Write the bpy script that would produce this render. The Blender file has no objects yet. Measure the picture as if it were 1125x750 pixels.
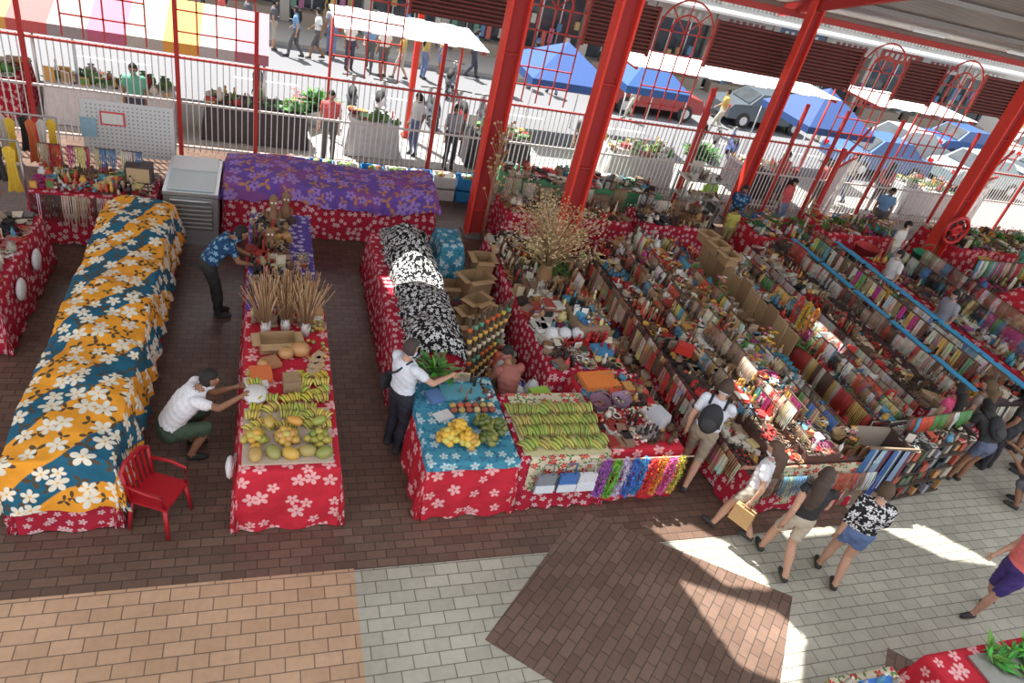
import bpy, math, random
import numpy as np
from mathutils import Vector, Matrix
from math import sin, cos, pi
random.seed(11)
R=random.random
def U(a,b): return a+(b-a)*random.random()
scene=bpy.context.scene
# ------------------------------------------------------------- materials
def newmat(name):
    m=bpy.data.materials.new(name); m.use_nodes=True
    nt=m.node_tree; b=nt.nodes['Principled BSDF']
    return m,nt,b
def node(nt,t,**kw):
    n=nt.nodes.new(t)
    for k,v in kw.items():
        if k.startswith('i_'): n.inputs[k[2:].replace('_',' ')].default_value=v
        else: setattr(n,k,v)
    return n
def mth(nt,op,a,b=None,clamp=False):
    n=nt.nodes.new('ShaderNodeMath'); n.operation=op; n.use_clamp=clamp
    for i,x in enumerate((a,b)):
        if x is None: continue
        if isinstance(x,(int,float)): n.inputs[i].default_value=x
        else: nt.links.new(x,n.inputs[i])
    return n.outputs[0]
def mixc(nt,f,a,b):
    n=nt.nodes.new('ShaderNodeMix'); n.data_type='RGBA'
    for i,x in ((0,f),(6,a),(7,b)):
        if isinstance(x,(int,float)): n.inputs[i].default_value=x
        elif isinstance(x,tuple): n.inputs[i].default_value=(*x[:3],1)
        else: nt.links.new(x,n.inputs[i])
    return n.outputs[2]
def bump(nt,b,scale=40,strength=.2,dist=.02,coord='Object'):
    tc=node(nt,'ShaderNodeTexCoord'); n=node(nt,'ShaderNodeTexNoise',i_Scale=scale,i_Detail=3.0)
    nt.links.new(tc.outputs[coord],n.inputs['Vector'])
    bp=node(nt,'ShaderNodeBump',i_Strength=strength,i_Distance=dist)
    nt.links.new(n.outputs[0],bp.inputs['Height']); nt.links.new(bp.outputs[0],b.inputs['Normal'])
    return n
def vcmat(name,rough,metal=0,noise=.25):
    m,nt,b=newmat(name)
    a=node(nt,'ShaderNodeVertexColor',layer_name='Col')
    n=bump(nt,b,60,.15)
    f=mth(nt,'MULTIPLY',n.outputs[0],noise*2)
    f=mth(nt,'ADD',f,1-noise)
    v=node(nt,'ShaderNodeVectorMath',operation='SCALE'); nt.links.new(a.outputs[0],v.inputs[0]); nt.links.new(f,v.inputs[3])
    nt.links.new(v.outputs[0],b.inputs['Base Color'])
    b.inputs['Roughness'].default_value=rough; b.inputs['Metallic'].default_value=metal
    return m
VC=vcmat('painted_matte',.75,0,.35); VG=vcmat('glossy_goods',.33,0,.15); VM=vcmat('metal_goods',.35,.8,.1)
def simple(name,col,rough=.6,metal=0,ns=30,amt=.15,bs=.15):
    m,nt,b=newmat(name); n=bump(nt,b,ns,bs)
    c=mixc(nt,n.outputs[0],tuple(x*(1-amt) for x in col),tuple(min(1,x*(1+amt)) for x in col))
    nt.links.new(c,b.inputs['Base Color']); b.inputs['Roughness'].default_value=rough; b.inputs['Metallic'].default_value=metal
    return m
def floral(name,bg,fl,ctr,scale=3.2,leaf=None,bg2=None,pet=(.1,.24),lobes=2.5,rnd=.75,thr=.5,wave=False):
    m,nt,b=newmat(name); L=nt.links.new
    tc=node(nt,'ShaderNodeTexCoord')
    def layer(sc,off,lob,p0,p1,pw):
        V=node(nt,'ShaderNodeVectorMath',operation='MULTIPLY_ADD'); L(tc.outputs['UV'],V.inputs[0])
        V.inputs[1].default_value=(sc,sc,0); V.inputs[2].default_value=(off,off*.7,0)
        vo=node(nt,'ShaderNodeTexVoronoi',voronoi_dimensions='2D',i_Scale=1.0,i_Randomness=rnd); L(V.outputs[0],vo.inputs['Vector'])
        d=node(nt,'ShaderNodeVectorMath',operation='SUBTRACT'); L(V.outputs[0],d.inputs[0]); L(vo.outputs['Position'],d.inputs[1])
        s=node(nt,'ShaderNodeSeparateXYZ'); L(d.outputs[0],s.inputs[0])
        ang=mth(nt,'ARCTAN2',s.outputs[1],s.outputs[0])
        sc2=node(nt,'ShaderNodeSeparateColor'); L(vo.outputs['Color'],sc2.inputs[0])
        ang=mth(nt,'ADD',ang,mth(nt,'MULTIPLY',sc2.outputs[0],6.28))
        lobe=mth(nt,'POWER',mth(nt,'ABSOLUTE',mth(nt,'COSINE',mth(nt,'MULTIPLY',ang,lob))),pw)
        pr=mth(nt,'ADD',mth(nt,'MULTIPLY',lobe,p1),p0)
        pr=mth(nt,'MULTIPLY',pr,mth(nt,'ADD',.75,mth(nt,'MULTIPLY',sc2.outputs[1],.5)))
        mask=mth(nt,'MULTIPLY',mth(nt,'SUBTRACT',pr,vo.outputs['Distance']),22,True)
        core=mth(nt,'MULTIPLY',mth(nt,'SUBTRACT',.07,vo.outputs['Distance']),30,True)
        return mask,core,lobe
    base=bg
    if bg2:
        if wave:
            ns=node(nt,'ShaderNodeTexWave',i_Scale=.42,i_Distortion=7.0,i_Detail=1.5,i_Detail_Scale=1.2)
            mp=node(nt,'ShaderNodeMapping'); mp.inputs['Rotation'].default_value=(0,0,.5); L(tc.outputs['UV'],mp.inputs[0]); L(mp.outputs[0],ns.inputs['Vector'])
        else:
            ns=node(nt,'ShaderNodeTexNoise',i_Scale=1.3,i_Detail=3.0); L(tc.outputs['UV'],ns.inputs['Vector'])
        base=mixc(nt,mth(nt,'MULTIPLY',mth(nt,'SUBTRACT',ns.outputs[1 if False else 0],thr),18,True),bg,bg2)
    if leaf:
        k,c,l=layer(scale*1.25,4.3,1.5,.03,.42,2.5); base=mixc(nt,k,base,leaf)
    k,c,l=layer(scale,0,lobes,pet[0],pet[1],.7)
    flc=mixc(nt,mth(nt,'POWER',l,.5),tuple(.6*f+.4*g for f,g in zip(fl,bg)),fl)
    base=mixc(nt,k,base,flc); base=mixc(nt,c,base,ctr)
    n3=node(nt,'ShaderNodeTexNoise',i_Scale=5.0,i_Detail=4.0); L(tc.outputs['Object'],n3.inputs['Vector'])
    v=node(nt,'ShaderNodeVectorMath',operation='SCALE'); L(base,v.inputs[0]); L(mth(nt,'ADD',.65,mth(nt,'MULTIPLY',n3.outputs[0],.6)),v.inputs[3])
    L(v.outputs[0],b.inputs['Base Color']); b.inputs['Roughness'].default_value=.88
    b.inputs['Specular IOR Level'].default_value=.2
    bump(nt,b,7,.45,.06)
    return m
def tiles(name,c1,c2,mort,bw,rh,rot=0,rough=.35):
    m,nt,b=newmat(name); L=nt.links.new
    tc=node(nt,'ShaderNodeTexCoord'); mp=node(nt,'ShaderNodeMapping'); mp.inputs['Rotation'].default_value=(0,0,rot)
    L(tc.outputs['Object'],mp.inputs[0])
    br=node(nt,'ShaderNodeTexBrick',offset=.5,i_Scale=1.0,i_Mortar_Size=.006,i_Mortar_Smooth=.1,i_Bias=0.0,i_Brick_Width=bw,i_Row_Height=rh)
    br.inputs['Color1'].default_value=(*c1,1); br.inputs['Color2'].default_value=(*c2,1); br.inputs['Mortar'].default_value=(*mort,1)
    L(mp.outputs[0],br.inputs['Vector'])
    ns=node(nt,'ShaderNodeTexNoise',i_Scale=.8,i_Detail=5.0); L(tc.outputs['Object'],ns.inputs['Vector'])
    n2=node(nt,'ShaderNodeTexNoise',i_Scale=14.0,i_Detail=4.0); L(tc.outputs['Object'],n2.inputs['Vector'])
    f=mth(nt,'ADD',mth(nt,'ADD',mth(nt,'MULTIPLY',ns.outputs[0],.7),.5),mth(nt,'MULTIPLY',n2.outputs[0],.3))
    v=node(nt,'ShaderNodeVectorMath',operation='SCALE'); L(br.outputs[0],v.inputs[0]); L(f,v.inputs[3])
    L(v.outputs[0],b.inputs['Base Color'])
    L(mth(nt,'ADD',mth(nt,'MULTIPLY',ns.outputs[0],.3),rough-.1),b.inputs['Roughness'])
    bp=node(nt,'ShaderNodeBump',i_Strength=.3,i_Distance=.01,invert=True); L(br.outputs[1],bp.inputs['Height']); L(bp.outputs[0],b.inputs['Normal'])
    return m
F_RED=floral('cloth_red_hibiscus',(.52,.025,.045),(.78,.42,.43),(.6,.1,.1),4.2)
F_RED2=floral('cloth_red_small_flowers',(.42,.02,.045),(.72,.5,.52),(.5,.08,.08),7.5)
F_ORG=floral('cloth_orange_blue_plumeria',(.82,.35,.035),(.8,.78,.66),(.85,.45,.05),4.2,leaf=(.1,.07,.04),bg2=(.02,.12,.2),pet=(.12,.3),thr=.58,rnd=.85,wave=True)
F_PUR=floral('cloth_purple_flowers',(.15,.08,.36),(.36,.22,.56),(.1,.03,.2),3.0,leaf=(.5,.22,.1),bg2=(.24,.08,.28),pet=(.1,.25))
F_BLK=floral('cloth_black_white',(.012,.012,.015),(.75,.75,.75),(.03,.03,.03),12,leaf=(.65,.65,.65),pet=(.08,.26),rnd=.95)
F_BLUE=floral('cloth_blue_flowers',(.06,.26,.38),(.45,.62,.66),(.6,.3,.2),5.2,leaf=(.04,.16,.28))
F_YEL=floral('cloth_yellow_leaf',(.62,.55,.4),(.5,.04,.05),(.6,.4,.1),6,leaf=(.1,.22,.08))
F_SHIRT=floral('shirt_black_white_leaf',(.02,.02,.022),(.75,.75,.78),(.02,.02,.02),9,leaf=(.6,.6,.62))
F_VIO=floral('cloth_violet_white',(.1,.06,.3),(.55,.5,.7),(.5,.25,.55),7)
F_NAVY=floral('shirt_navy_flowers',(.02,.06,.15),(.2,.4,.55),(.5,.3,.2),9)
F_WHT=simple('cloth_white',(.62,.63,.64),.9,0,8,.2); F_GRN=simple('cloth_green',(.08,.28,.14),.9,0,8,.2); F_DRK=simple('cloth_dark',(.06,.05,.06),.9,0,8,.3)
# ------------------------------------------------------------- mesh builder
class B:
    def __init__(s,mats=None):
        s.v=[];s.f=[];s.c=[];s.m=[];s.uv=[];s.sm=[];s.mats=mats or [VC,VG,VM]; s.M=None
    def add(s,vs,fs,col,mat=0,uvs=None,smooth=False):
        o=len(s.v)
        if s.M is not None: vs=[tuple(s.M@Vector(p)) for p in vs]
        s.v.extend(vs)
        for i,f in enumerate(fs):
            s.f.append(tuple(k+o for k in f)); s.c.append(col); s.m.append(mat); s.sm.append(smooth)
            s.uv.append([uvs[k] for k in f] if uvs else None)
    def box(s,cx,cy,cz,sx,sy,sz,col,rz=0,mat=0,tp=1.0,ry=0):
        a,b,c=sx/2,sy/2,sz/2; vs=[]
        ca,sa=cos(rz),sin(rz); cb,sb=cos(ry),sin(ry)
        for z,t in ((-c,1),(c,tp)):
            for x,y in ((-a,-b),(a,-b),(a,b),(-a,b)):
                x*=t;y*=t; X=x*cb+z*sb; Z=-x*sb+z*cb
                vs.append((cx+X*ca-y*sa,cy+X*sa+y*ca,cz+Z))
        s.add(vs,[(3,2,1,0),(4,5,6,7),(0,1,5,4),(1,2,6,5),(2,3,7,6),(3,0,4,7)],col,mat)
    def bar(s,p,q,w,h,col,mat=0):
        p=Vector(p);q=Vector(q);d=(q-p);d.normalize()
        up=Vector((0,0,1)) if abs(d.z)<.95 else Vector((0,1,0))
        r=d.cross(up).normalized();u=r.cross(d)
        vs=[]
        for c in (p,q):
            for a,b in ((-1,-1),(1,-1),(1,1),(-1,1)): vs.append(tuple(c+r*(a*w/2)+u*(b*h/2)))
        s.add(vs,[(3,2,1,0),(4,5,6,7),(0,1,5,4),(1,2,6,5),(2,3,7,6),(3,0,4,7)],col,mat)
    def tube(s,pts,rad,seg,col,mat=0,smooth=True,closed=False):
        pts=[Vector(p) for p in pts];n=len(pts)
        if not isinstance(rad,(list,tuple)): rad=[rad]*n
        vs=[];fs=[]
        for i,p in enumerate(pts):
            if closed: d=pts[(i+1)%n]-pts[i-1]
            else: d=pts[min(i+1,n-1)]-pts[max(i-1,0)]
            if d.length<1e-6: d=Vector((0,0,1))
            d.normalize()
            up=Vector((0,0,1)) if abs(d.z)<.9 else Vector((0,1,0))
            r=d.cross(up).normalized();u=r.cross(d)
            for k in range(seg):
                a=2*pi*k/seg; vs.append(tuple(p+r*(cos(a)*rad[i])+u*(sin(a)*rad[i])))
        for i in range(n if closed else n-1):
            j=(i+1)%n
            for k in range(seg):
                l=(k+1)%seg; fs.append((i*seg+k,i*seg+l,j*seg+l,j*seg+k))
        if not closed:
            fs.append(tuple(range(seg))[::-1]); fs.append(tuple((n-1)*seg+k for k in range(seg)))
        s.add(vs,fs,col,mat,None,smooth)
    def lathe(s,x,y,z,prof,seg,col,mat=0,smooth=True):
        vs=[];fs=[]
        for r,h in prof:
            for k in range(seg):
                a=2*pi*k/seg; vs.append((x+r*cos(a),y+r*sin(a),z+h))
        for i in range(len(prof)-1):
            for k in range(seg):
                l=(k+1)%seg; fs.append((i*seg+k,i*seg+l,(i+1)*seg+l,(i+1)*seg+k))
        fs.append(tuple(range(seg))[::-1]); fs.append(tuple((len(prof)-1)*seg+k for k in range(seg)))
        s.add(vs,fs,col,mat,None,smooth)
    def blob(s,c,r,col,seg=8,rings=5,mat=0,rot=None,smooth=True):
        vs=[];fs=[]
        M=rot or Matrix.Identity(3); c=Vector(c)
        for i in range(1,rings):
            t=pi*i/rings
            for k in range(seg):
                a=2*pi*k/seg; vs.append(tuple(c+M@Vector((r[0]*sin(t)*cos(a),r[1]*sin(t)*sin(a),r[2]*cos(t)))))
        n=len(vs); vs.append(tuple(c+M@Vector((0,0,r[2]))));vs.append(tuple(c-M@Vector((0,0,r[2]))))
        for i in range(rings-2):
            for k in range(seg):
                l=(k+1)%seg; fs.append((i*seg+k,(i+1)*seg+k,(i+1)*seg+l,i*seg+l))
        for k in range(seg):
            l=(k+1)%seg; fs.append((n,k,l)); fs.append((n+1,(rings-2)*seg+l,(rings-2)*seg+k))
        s.add(vs,fs,col,mat,None,smooth)
    def drape(s,x0,x1,y0,y1,top,drop,mat,res=.1,flare=.06,fold=.025,hemn=.0,sides='LRFB',uvo=(0,0)):
        dl=drop if 'L' in sides else 0; dr=drop if 'R' in sides else 0; df=drop if 'F' in sides else 0; db=drop if 'B' in sides else 0
        nx=max(2,int((x1-x0+dl+dr)/res)); ny=max(2,int((y1-y0+df+db)/res))
        us=sorted(set([x0-dl+(x1-x0+dl+dr)*i/nx for i in range(nx+1)]+[x0,x1])); vv=sorted(set([y0-df+(y1-y0+df+db)*j/ny for j in range(ny+1)]+[y0,y1]))
        vs=[];uv=[];fs=[]
        for v in vv:
            for u in us:
                ex=max(x0-u,u-x1,0);ey=max(y0-v,v-y1,0);e=max(ex,ey)
                x=min(max(u,x0),x1);y=min(max(v,y0),y1)
                z=(top(x,y) if callable(top) else top)
                if e>0:
                    z=max(z-e,.015 if drop>=.8 else z-e)
                    ff=flare*min(1,e*2)+fold*e/drop*(1+sin((v if ex>ey else u)*17+2*sin((v+u)*3)))
                    if ex>0: x+=(ff*min(1,ex/max(e,1e-4)))*(1 if u>x1 else -1)
                    if ey>0: y+=(ff*min(1,ey/max(e,1e-4)))*(1 if v>y1 else -1)
                    if hemn: z+=hemn*e/drop*sin(u*5+v*4)
                vs.append((x,y,z));uv.append((u+uvo[0],v+uvo[1]))
        w=len(us)
        for j in range(len(vv)-1):
            for i in range(w-1): fs.append((j*w+i,j*w+i+1,(j+1)*w+i+1,(j+1)*w+i))
        s.add(vs,fs,(1,1,1),mat,uv,True)
    def obj(s,name,parent=None,mods=None):
        me=bpy.data.meshes.new(name); me.from_pydata(s.v,[],s.f); me.update()
        for m in s.mats: me.materials.append(m)
        me.polygons.foreach_set('material_index',s.m); me.polygons.foreach_set('use_smooth',s.sm)
        ca=me.color_attributes.new('Col','FLOAT_COLOR','CORNER'); cols=[];uvs=[]
        V=s.v
        for f,c,u in zip(s.f,s.c,s.uv):
            cc=(c[0],c[1],c[2],1.0)
            for _ in f: cols.extend(cc)
            if u is None:
                a=V[f[0]];b=V[f[1]];d=V[f[2]]
                e1=(b[0]-a[0],b[1]-a[1],b[2]-a[2]);e2=(d[0]-a[0],d[1]-a[1],d[2]-a[2])
                nx=abs(e1[1]*e2[2]-e1[2]*e2[1]);ny=abs(e1[2]*e2[0]-e1[0]*e2[2]);nz=abs(e1[0]*e2[1]-e1[1]*e2[0])
                if nz>=nx and nz>=ny: p,q=0,1
                elif nx>ny: p,q=1,2
                else: p,q=0,2
                for k in f: uvs.extend((V[k][p],V[k][q]))
            else:
                for k in u: uvs.extend(k)
        ca.data.foreach_set('color',cols)
        ul=me.uv_layers.new(name='UVMap'); ul.data.foreach_set('uv',uvs)
        o=bpy.data.objects.new(name,me); scene.collection.objects.link(o)
        if parent: o.parent=parent
        return o
# ------------------------------------------------------------- small goods
PAL=[(.45,.03,.03),(.6,.08,.04),(.7,.4,.08),(.65,.55,.25),(.6,.56,.48),(.7,.7,.68),(.1,.06,.04),(.2,.1,.05),(.35,.2,.1),(.05,.17,.38),(.08,.3,.42),(.1,.25,.08),(.4,.04,.18),(.02,.02,.02),(.5,.4,.28),(.22,.13,.08)]
PALD=[(.07,.04,.03),(.16,.08,.04),(.3,.18,.09),(.42,.3,.17),(.55,.44,.3),(.68,.64,.55),(.03,.03,.03),(.4,.04,.03),(.1,.06,.04),(.5,.26,.08),(.25,.15,.1),(.03,.02,.02),(.6,.52,.42)]
PALW=[(.72,.71,.67),(.6,.52,.4),(.5,.36,.25),(.08,.06,.05),(.5,.04,.04),(.1,.28,.42),(.6,.54,.46),(.36,.27,.2),(.74,.72,.66),(.03,.03,.03),(.55,.1,.06),(.3,.2,.14)]
KR=[(0,.1),(.1,.26),(.26,.38),(.38,.55),(.38,.55),(.55,.62),(.62,.74),(.74,.84),(.84,.93),(.84,.93),(.93,1),(0,1),(0,1)]
def item(b,x,y,z,pal,sc=1.0,k=None):
    c=random.choice(pal); k=R() if k is None else k; g=1 if R()<.5 else 0
    if k<.1:
        r=U(.018,.032)*sc;h=U(.08,.15)*sc
        b.lathe(x,y,z,[(r,0),(r*1.05,h*.1),(r,h*.62),(r*.4,h*.78),(r*.4,h*.95)],6,c,1)
        b.lathe(x,y,z+h*.95,[(r*.45,0),(r*.45,h*.1)],5,random.choice(pal),0)
    elif k<.26: b.box(x,y,z+.025*sc,U(.06,.14)*sc,U(.06,.12)*sc,U(.03,.08)*sc,c,U(0,3),g)
    elif k<.38:
        r=U(.04,.075)*sc;h=U(.02,.05)*sc
        b.lathe(x,y,z,[(r*.6,0),(r,h),(r*.88,h),(r*.5,.012)],8,c,g)
    elif k<.55:
        for _ in range(6): b.blob((x+U(-.06,.06),y+U(-.06,.06),z+U(.015,.06)),(U(.018,.035),U(.018,.035),U(.012,.025)),tuple(q*U(.7,1.2) for q in random.choice(pal)),5,4,g)
    elif k<.62:
        h=U(.1,.2)*sc; w=U(.018,.03)*sc
        b.box(x,y,z+.01,w*2.4,w*2.4,.02,(.08,.05,.03),0)
        b.lathe(x,y,z+.02,[(w*.8,0),(w,h*.25),(w*.7,h*.5),(w*.45,h*.6),(w*.75,h*.75),(w*.5,h*.95),(w*.1,h)],6,c,g)
    elif k<.74:
        n=random.randint(2,5)
        for i in range(n): b.box(x+U(-.01,.01),y,z+.01+i*.016,.12*sc,.15*sc,.014,random.choice(pal),U(-.3,.3),g)
    elif k<.84:
        a=U(-.5,.5); h=U(.09,.16)*sc
        b.box(x,y,z+h*.5,.11*sc,.014,h,c,a,g); b.box(x+.008*sin(a),y-.009*cos(a),z+h*.5,.085*sc,.006,h*.75,random.choice(pal),a,g)
    elif k<.93:
        for q in range(4):
            cc=random.choice(pal); ox,oy=U(-.04,.04),U(-.04,.04); rr=U(.025,.06)
            b.tube([(x+ox+rr*cos(a*.785),y+oy+rr*sin(a*.785),z+.01+.012*q) for a in range(8)],.008,4,cc,1,closed=True)
    else:
        h=.12*sc; b.lathe(x,y,z,[(.03*sc,0),(.055*sc,h*.3),(.045*sc,h*.7),(.015*sc,h*.85),(.035*sc,h)],7,c,0)
def clutter(b,x0,x1,y0,y1,zf,pitch,pal,sc=1.0,prob=.97):
    # goods are grouped by kind and colour, the way a trader lays them out
    blocks={}; bx,by=U(.28,.4),U(.35,.6); ph=U(0,1)
    x=x0+pitch/2
    while x<x1:
        y=y0+pitch/2
        while y<y1:
            if R()<prob:
                px=x+U(-.35,.35)*pitch;py=y+U(-.35,.35)*pitch
                key=(int((px+ph)/bx),int((py+ph+.3*sin(px*4))/by))
                if key not in blocks:
                    p=random.sample(pal,min(len(pal),random.choice([1,2,2,3,5])))
                    blocks[key]=(random.choice(KR),[q for q in p]+[tuple(q*.6 for q in p[0])],U(.85,1.25))
                kr,pl,s2=blocks[key]
                if R()<.15: kr=(0,1);pl=pal
                item(b,px,py,zf(px,py) if callable(zf) else zf,pl,sc*s2*U(.85,1.15),U(*kr))
            y+=pitch
        x+=pitch
def necklace_y(b,x,y0,y1,ztop,L,pal,sgn=-1,step=.055):
    y=y0;c=random.choice(pal)
    while y<y1:
        if R()<.3: c=random.choice(pal)
        cc=tuple(q*U(.8,1.15) for q in c);l=L*U(.7,1)
        b.tube([(x,y-.012,ztop),(x+sgn*.025,y-.016,ztop-l*.5),(x+sgn*.035,y,ztop-l),(x+sgn*.03,y+.016,ztop-l*.5),(x,y+.012,ztop)],U(.006,.012),4,cc,1)
        y+=step*U(.8,1.2)
def necklace_x(b,y,x0,x1,ztop,L,pal,step=.055):
    x=x0;c=random.choice(pal)
    while x<x1:
        if R()<.3: c=random.choice(pal)
        cc=tuple(q*U(.8,1.15) for q in c);l=L*U(.7,1)
        b.tube([(x-.012,y,ztop),(x-.016,y-.025,ztop-l*.5),(x,y-.035,ztop-l),(x+.016,y-.03,ztop-l*.5),(x+.012,y,ztop)],U(.006,.012),4,cc,1)
        x+=step*U(.8,1.2)
def rack(b,x,y,z,w,h,pal,along='y'):
    p=random.sample(pal,min(3,len(pal)))
    b.box(x,y,z+.01,.12,.12,.02,(.1,.06,.04)); b.box(x,y,z+h/2,.02,.02,h,(.1,.06,.04))
    if along=='y':
        b.box(x,y,z+h,.02,w,.02,(.1,.06,.04)); necklace_y(b,x-.01,y-w/2,y+w/2,z+h,h*.85,p,-1,.03)
    else:
        b.box(x,y,z+h,w,.02,.02,(.1,.06,.04)); necklace_x(b,y-.01,x-w/2,x+w/2,z+h,h*.85,p,.03)
def clothhang(b,x,y,z,w,l,c,along='y'):
    vs=[];nn=7;ph=U(0,6)
    for j in range(4):
        for k in range(nn):
            t=(k/(nn-1)-.5)*w*(1-.12*(j==0)); o=.02*sin(k*2.3+ph)*(j+1)/3
            vs.append((x-.02-o,y+t,z-l*j/3) if along=='y' else (x+t,y-.02-o,z-l*j/3))
    c2=tuple(min(.8,q*U(.4,1.8)+.02) for q in c)
    for k in range(nn-1):
        for j in range(3): 
            b.add([vs[j*nn+k],vs[j*nn+k+1],vs[(j+1)*nn+k+1],vs[(j+1)*nn+k]],[(0,1,2,3)],c if (k*2+j)%3 else c2,0,None,True)
def banana_bunch(b,x,y,z,rz,col,n=7,L=.2):
    for i in range(n):
        o=(i-(n-1)/2)*.028
        pts=[];rr=[]
        for k in range(5):
            t=k/4
            lx=o*(1+t*.5); ly=L*(t-.5); lz=.02+.035*sin(pi*t)+.015*(i%2)
            pts.append((x+lx*cos(rz)-ly*sin(rz),y+lx*sin(rz)+ly*cos(rz),z+lz)); rr.append((.008,.016,.018,.016,.005)[k])
        b.tube(pts,rr,5,tuple(c*U(.75,1.1) for c in col),0)
    b.blob((x+L*.5*sin(rz),y-L*.5*cos(rz),z+.03),(.03,.03,.02),(.2,.15,.04),6,4)
def mangoes(b,x,y,z,r,cols,n=22):
    for i in range(n):
        t=i/n; rad=r*math.sqrt(1-t)*U(.6,1); a=i*2.4
        q=Matrix.Rotation(U(0,3),3,'Z')@Matrix.Rotation(U(-.5,.5),3,'X')
        b.blob((x+rad*cos(a),y+rad*sin(a),z+.04+t*.12),(.045,.06,.042),random.choice(cols),8,6,1,q)
def leafy(b,x,y,z,r,col,n=30,L=.2):
    for i in range(n):
        a=U(0,2*pi);el=U(.1,1.4);l=L*U(.6,1.1)
        dx,dy,dz=cos(a)*cos(el),sin(a)*cos(el),sin(el)
        px,py=x+U(-r,r),y+U(-r,r); w=l*.16
        c=tuple(k*U(.5,1.3) for k in col)
        m=(px+dx*l*.5,py+dy*l*.5,z+dz*l*.6);e=(px+dx*l,py+dy*l,z+dz*l*.75)
        b.add([(px,py,z),(m[0]-dy*w,m[1]+dx*w,m[2]),e,(m[0]+dy*w,m[1]-dx*w,m[2])],[(0,3,2,1)],c)
def flowers(b,x,y,z,r,n,pal,h=.25):
    for i in range(n):
        px,py=x+U(-r,r),y+U(-r,r);hh=h*U(.6,1.2);c=random.choice(pal)
        b.tube([(px,py,z),(px+U(-.03,.03),py,z+hh)],.004,3,(.08,.25,.05))
        for k in range(5):
            a=k*1.2566+i; b.add([(px,py,z+hh),(px+.04*cos(a-.4),py+.04*sin(a-.4),z+hh+.02),(px+.06*cos(a),py+.06*sin(a),z+hh+.01),(px+.04*cos(a+.4),py+.04*sin(a+.4),z+hh+.02)],[(0,1,2,3)],c)
        b.blob((px,py,z+hh+.01),(.012,.012,.012),(.8,.6,.1),5,4)
def lei(b,x,y,zt,L,w,col,n=34,fl=.055):
    pts=[]
    for i in range(n):
        t=2*pi*i/n; pts.append((x+w*sin(t),y-.05-.02*sin(t),zt-L/2+L/2*cos(t)))
    b.tube(pts,.02,5,tuple(q*.5 for q in col),0,closed=True)
    for p in pts:
        for k in range(14):
            a=U(0,6.28);e=U(-1.3,1.3);d=(cos(a)*cos(e)*fl,sin(a)*cos(e)*fl,sin(e)*fl)
            c=tuple(min(1,q*U(.6,1.25)+.02) for q in col)
            b.add([(p[0]-d[1]*.35,p[1]+d[0]*.35,p[2]-.006),(p[0]+d[1]*.35,p[1]-d[0]*.35,p[2]+.006),(p[0]+d[0],p[1]+d[1],p[2]+d[2])],[(0,1,2)],c)
def carton(b,x,y,z,sx,sy,sz,rz=0,open_=True):
    c=(.36,.23,.12)
    ca,sa=cos(rz),sin(rz)
    def P(u,v): return x+u*ca-v*sa,y+u*sa+v*ca
    for u,v,a,d in ((0,-sy/2,sx,.01),(0,sy/2,sx,.01),(-sx/2,0,.01,sy),(sx/2,0,.01,sy)):
        px,py=P(u,v); b.box(px,py,z+sz/2,a,d,sz,c,rz)
    b.box(x,y,z+(.01 if open_ else sz),sx,sy,.012,c,rz)
    if open_:
        for u,v,a,d in ((0,-sy/2-.05,sx,.1),(-sx/2-.05,0,.1,sy),(sx/2+.05,0,.1,sy)):
            px,py=P(u,v); b.box(px,py,z+sz-.02,a,d,.01,(.45,.3,.16),rz)
def basket(b,x,y,z,r,h,c=(.4,.25,.1)):
    b.lathe(x,y,z,[(r*.75,0),(r,h),(r*1.05,h),(r*.95,h*.98),(r*.7,.02)],12,c)
    for k in range(3): b.tube([(x+(r*(.8+.08*k))*cos(a*.52),y+(r*(.8+.08*k))*sin(a*.52),z+h*(.2+.3*k)) for a in range(12)],.008,4,tuple(q*.6 for q in c),closed=True)
    b.tube([(x+r*cos(t),y,z+h+r*.9*sin(t)) for t in [pi*i/8 for i in range(9)]],.01,5,c)
def tframe(b,x0,x1,y0,y1,h,wood=(.3,.2,.12)):
    b.box((x0+x1)/2,(y0+y1)/2,h-.025,x1-x0-.02,y1-y0-.02,.03,wood)
    n=max(1,int((y1-y0)/2))
    for x in (x0+.06,x1-.06):
        for i in range(n+1):
            y=y0+.06+(y1-y0-.12)*i/n; b.box(x,y,(h-.04)/2,.05,.05,h-.04,wood)
# ============================================================ FLOOR & STREET
T_BROWN=tiles('floor_brown_brick',(.108,.066,.05),(.158,.1,.074),(.05,.036,.03),.23,.115,0,.34)
T_BROWN2=tiles('floor_brown_brick_diagonal',(.125,.078,.058),(.175,.112,.084),(.055,.04,.032),.23,.115,-.72,.38)
T_TAN=tiles('floor_tan_tile',(.44,.28,.175),(.52,.34,.22),(.17,.11,.08),.27,.15,0,.45)
T_GREY=tiles('floor_grey_tile',(.35,.34,.28),(.42,.41,.34),(.14,.14,.11),.27,.15,0,.45)
ASPH=simple('asphalt',(.15,.155,.17),.85,0,60,.3); CONC=simple('pavement_concrete',(.36,.35,.33),.85,0,20,.2)
b=B([T_BROWN,T_TAN,T_GREY,T_BROWN2])
def poly(b,pts,z,m): b.add([(x,y,z) for x,y in pts],[tuple(range(len(pts)))],(1,1,1),m)
poly(b,[(-12,-4),(34,-4),(34,16.6),(-12,16.6)],0,0)
poly(b,[(-12,-4),(1.0,-4),(1.0,4.84),(-12,4.84)],.003,1)
poly(b,[(1.0,-4),(34,-4),(34,6.9),(8.2,6.9),(8.2,4.82),(1.0,4.82)],.003,2)
poly(b,[(2.26,3.81),(4.45,1.75),(6.29,3.84),(3.95,5.43)],.006,3)
poly(b,[(7.13,3.03),(5.6,1.6),(7.0,.2),(8.6,1.7)],.006,3)
b.obj('floor')
b=B([ASPH,CONC,VC])
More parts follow.
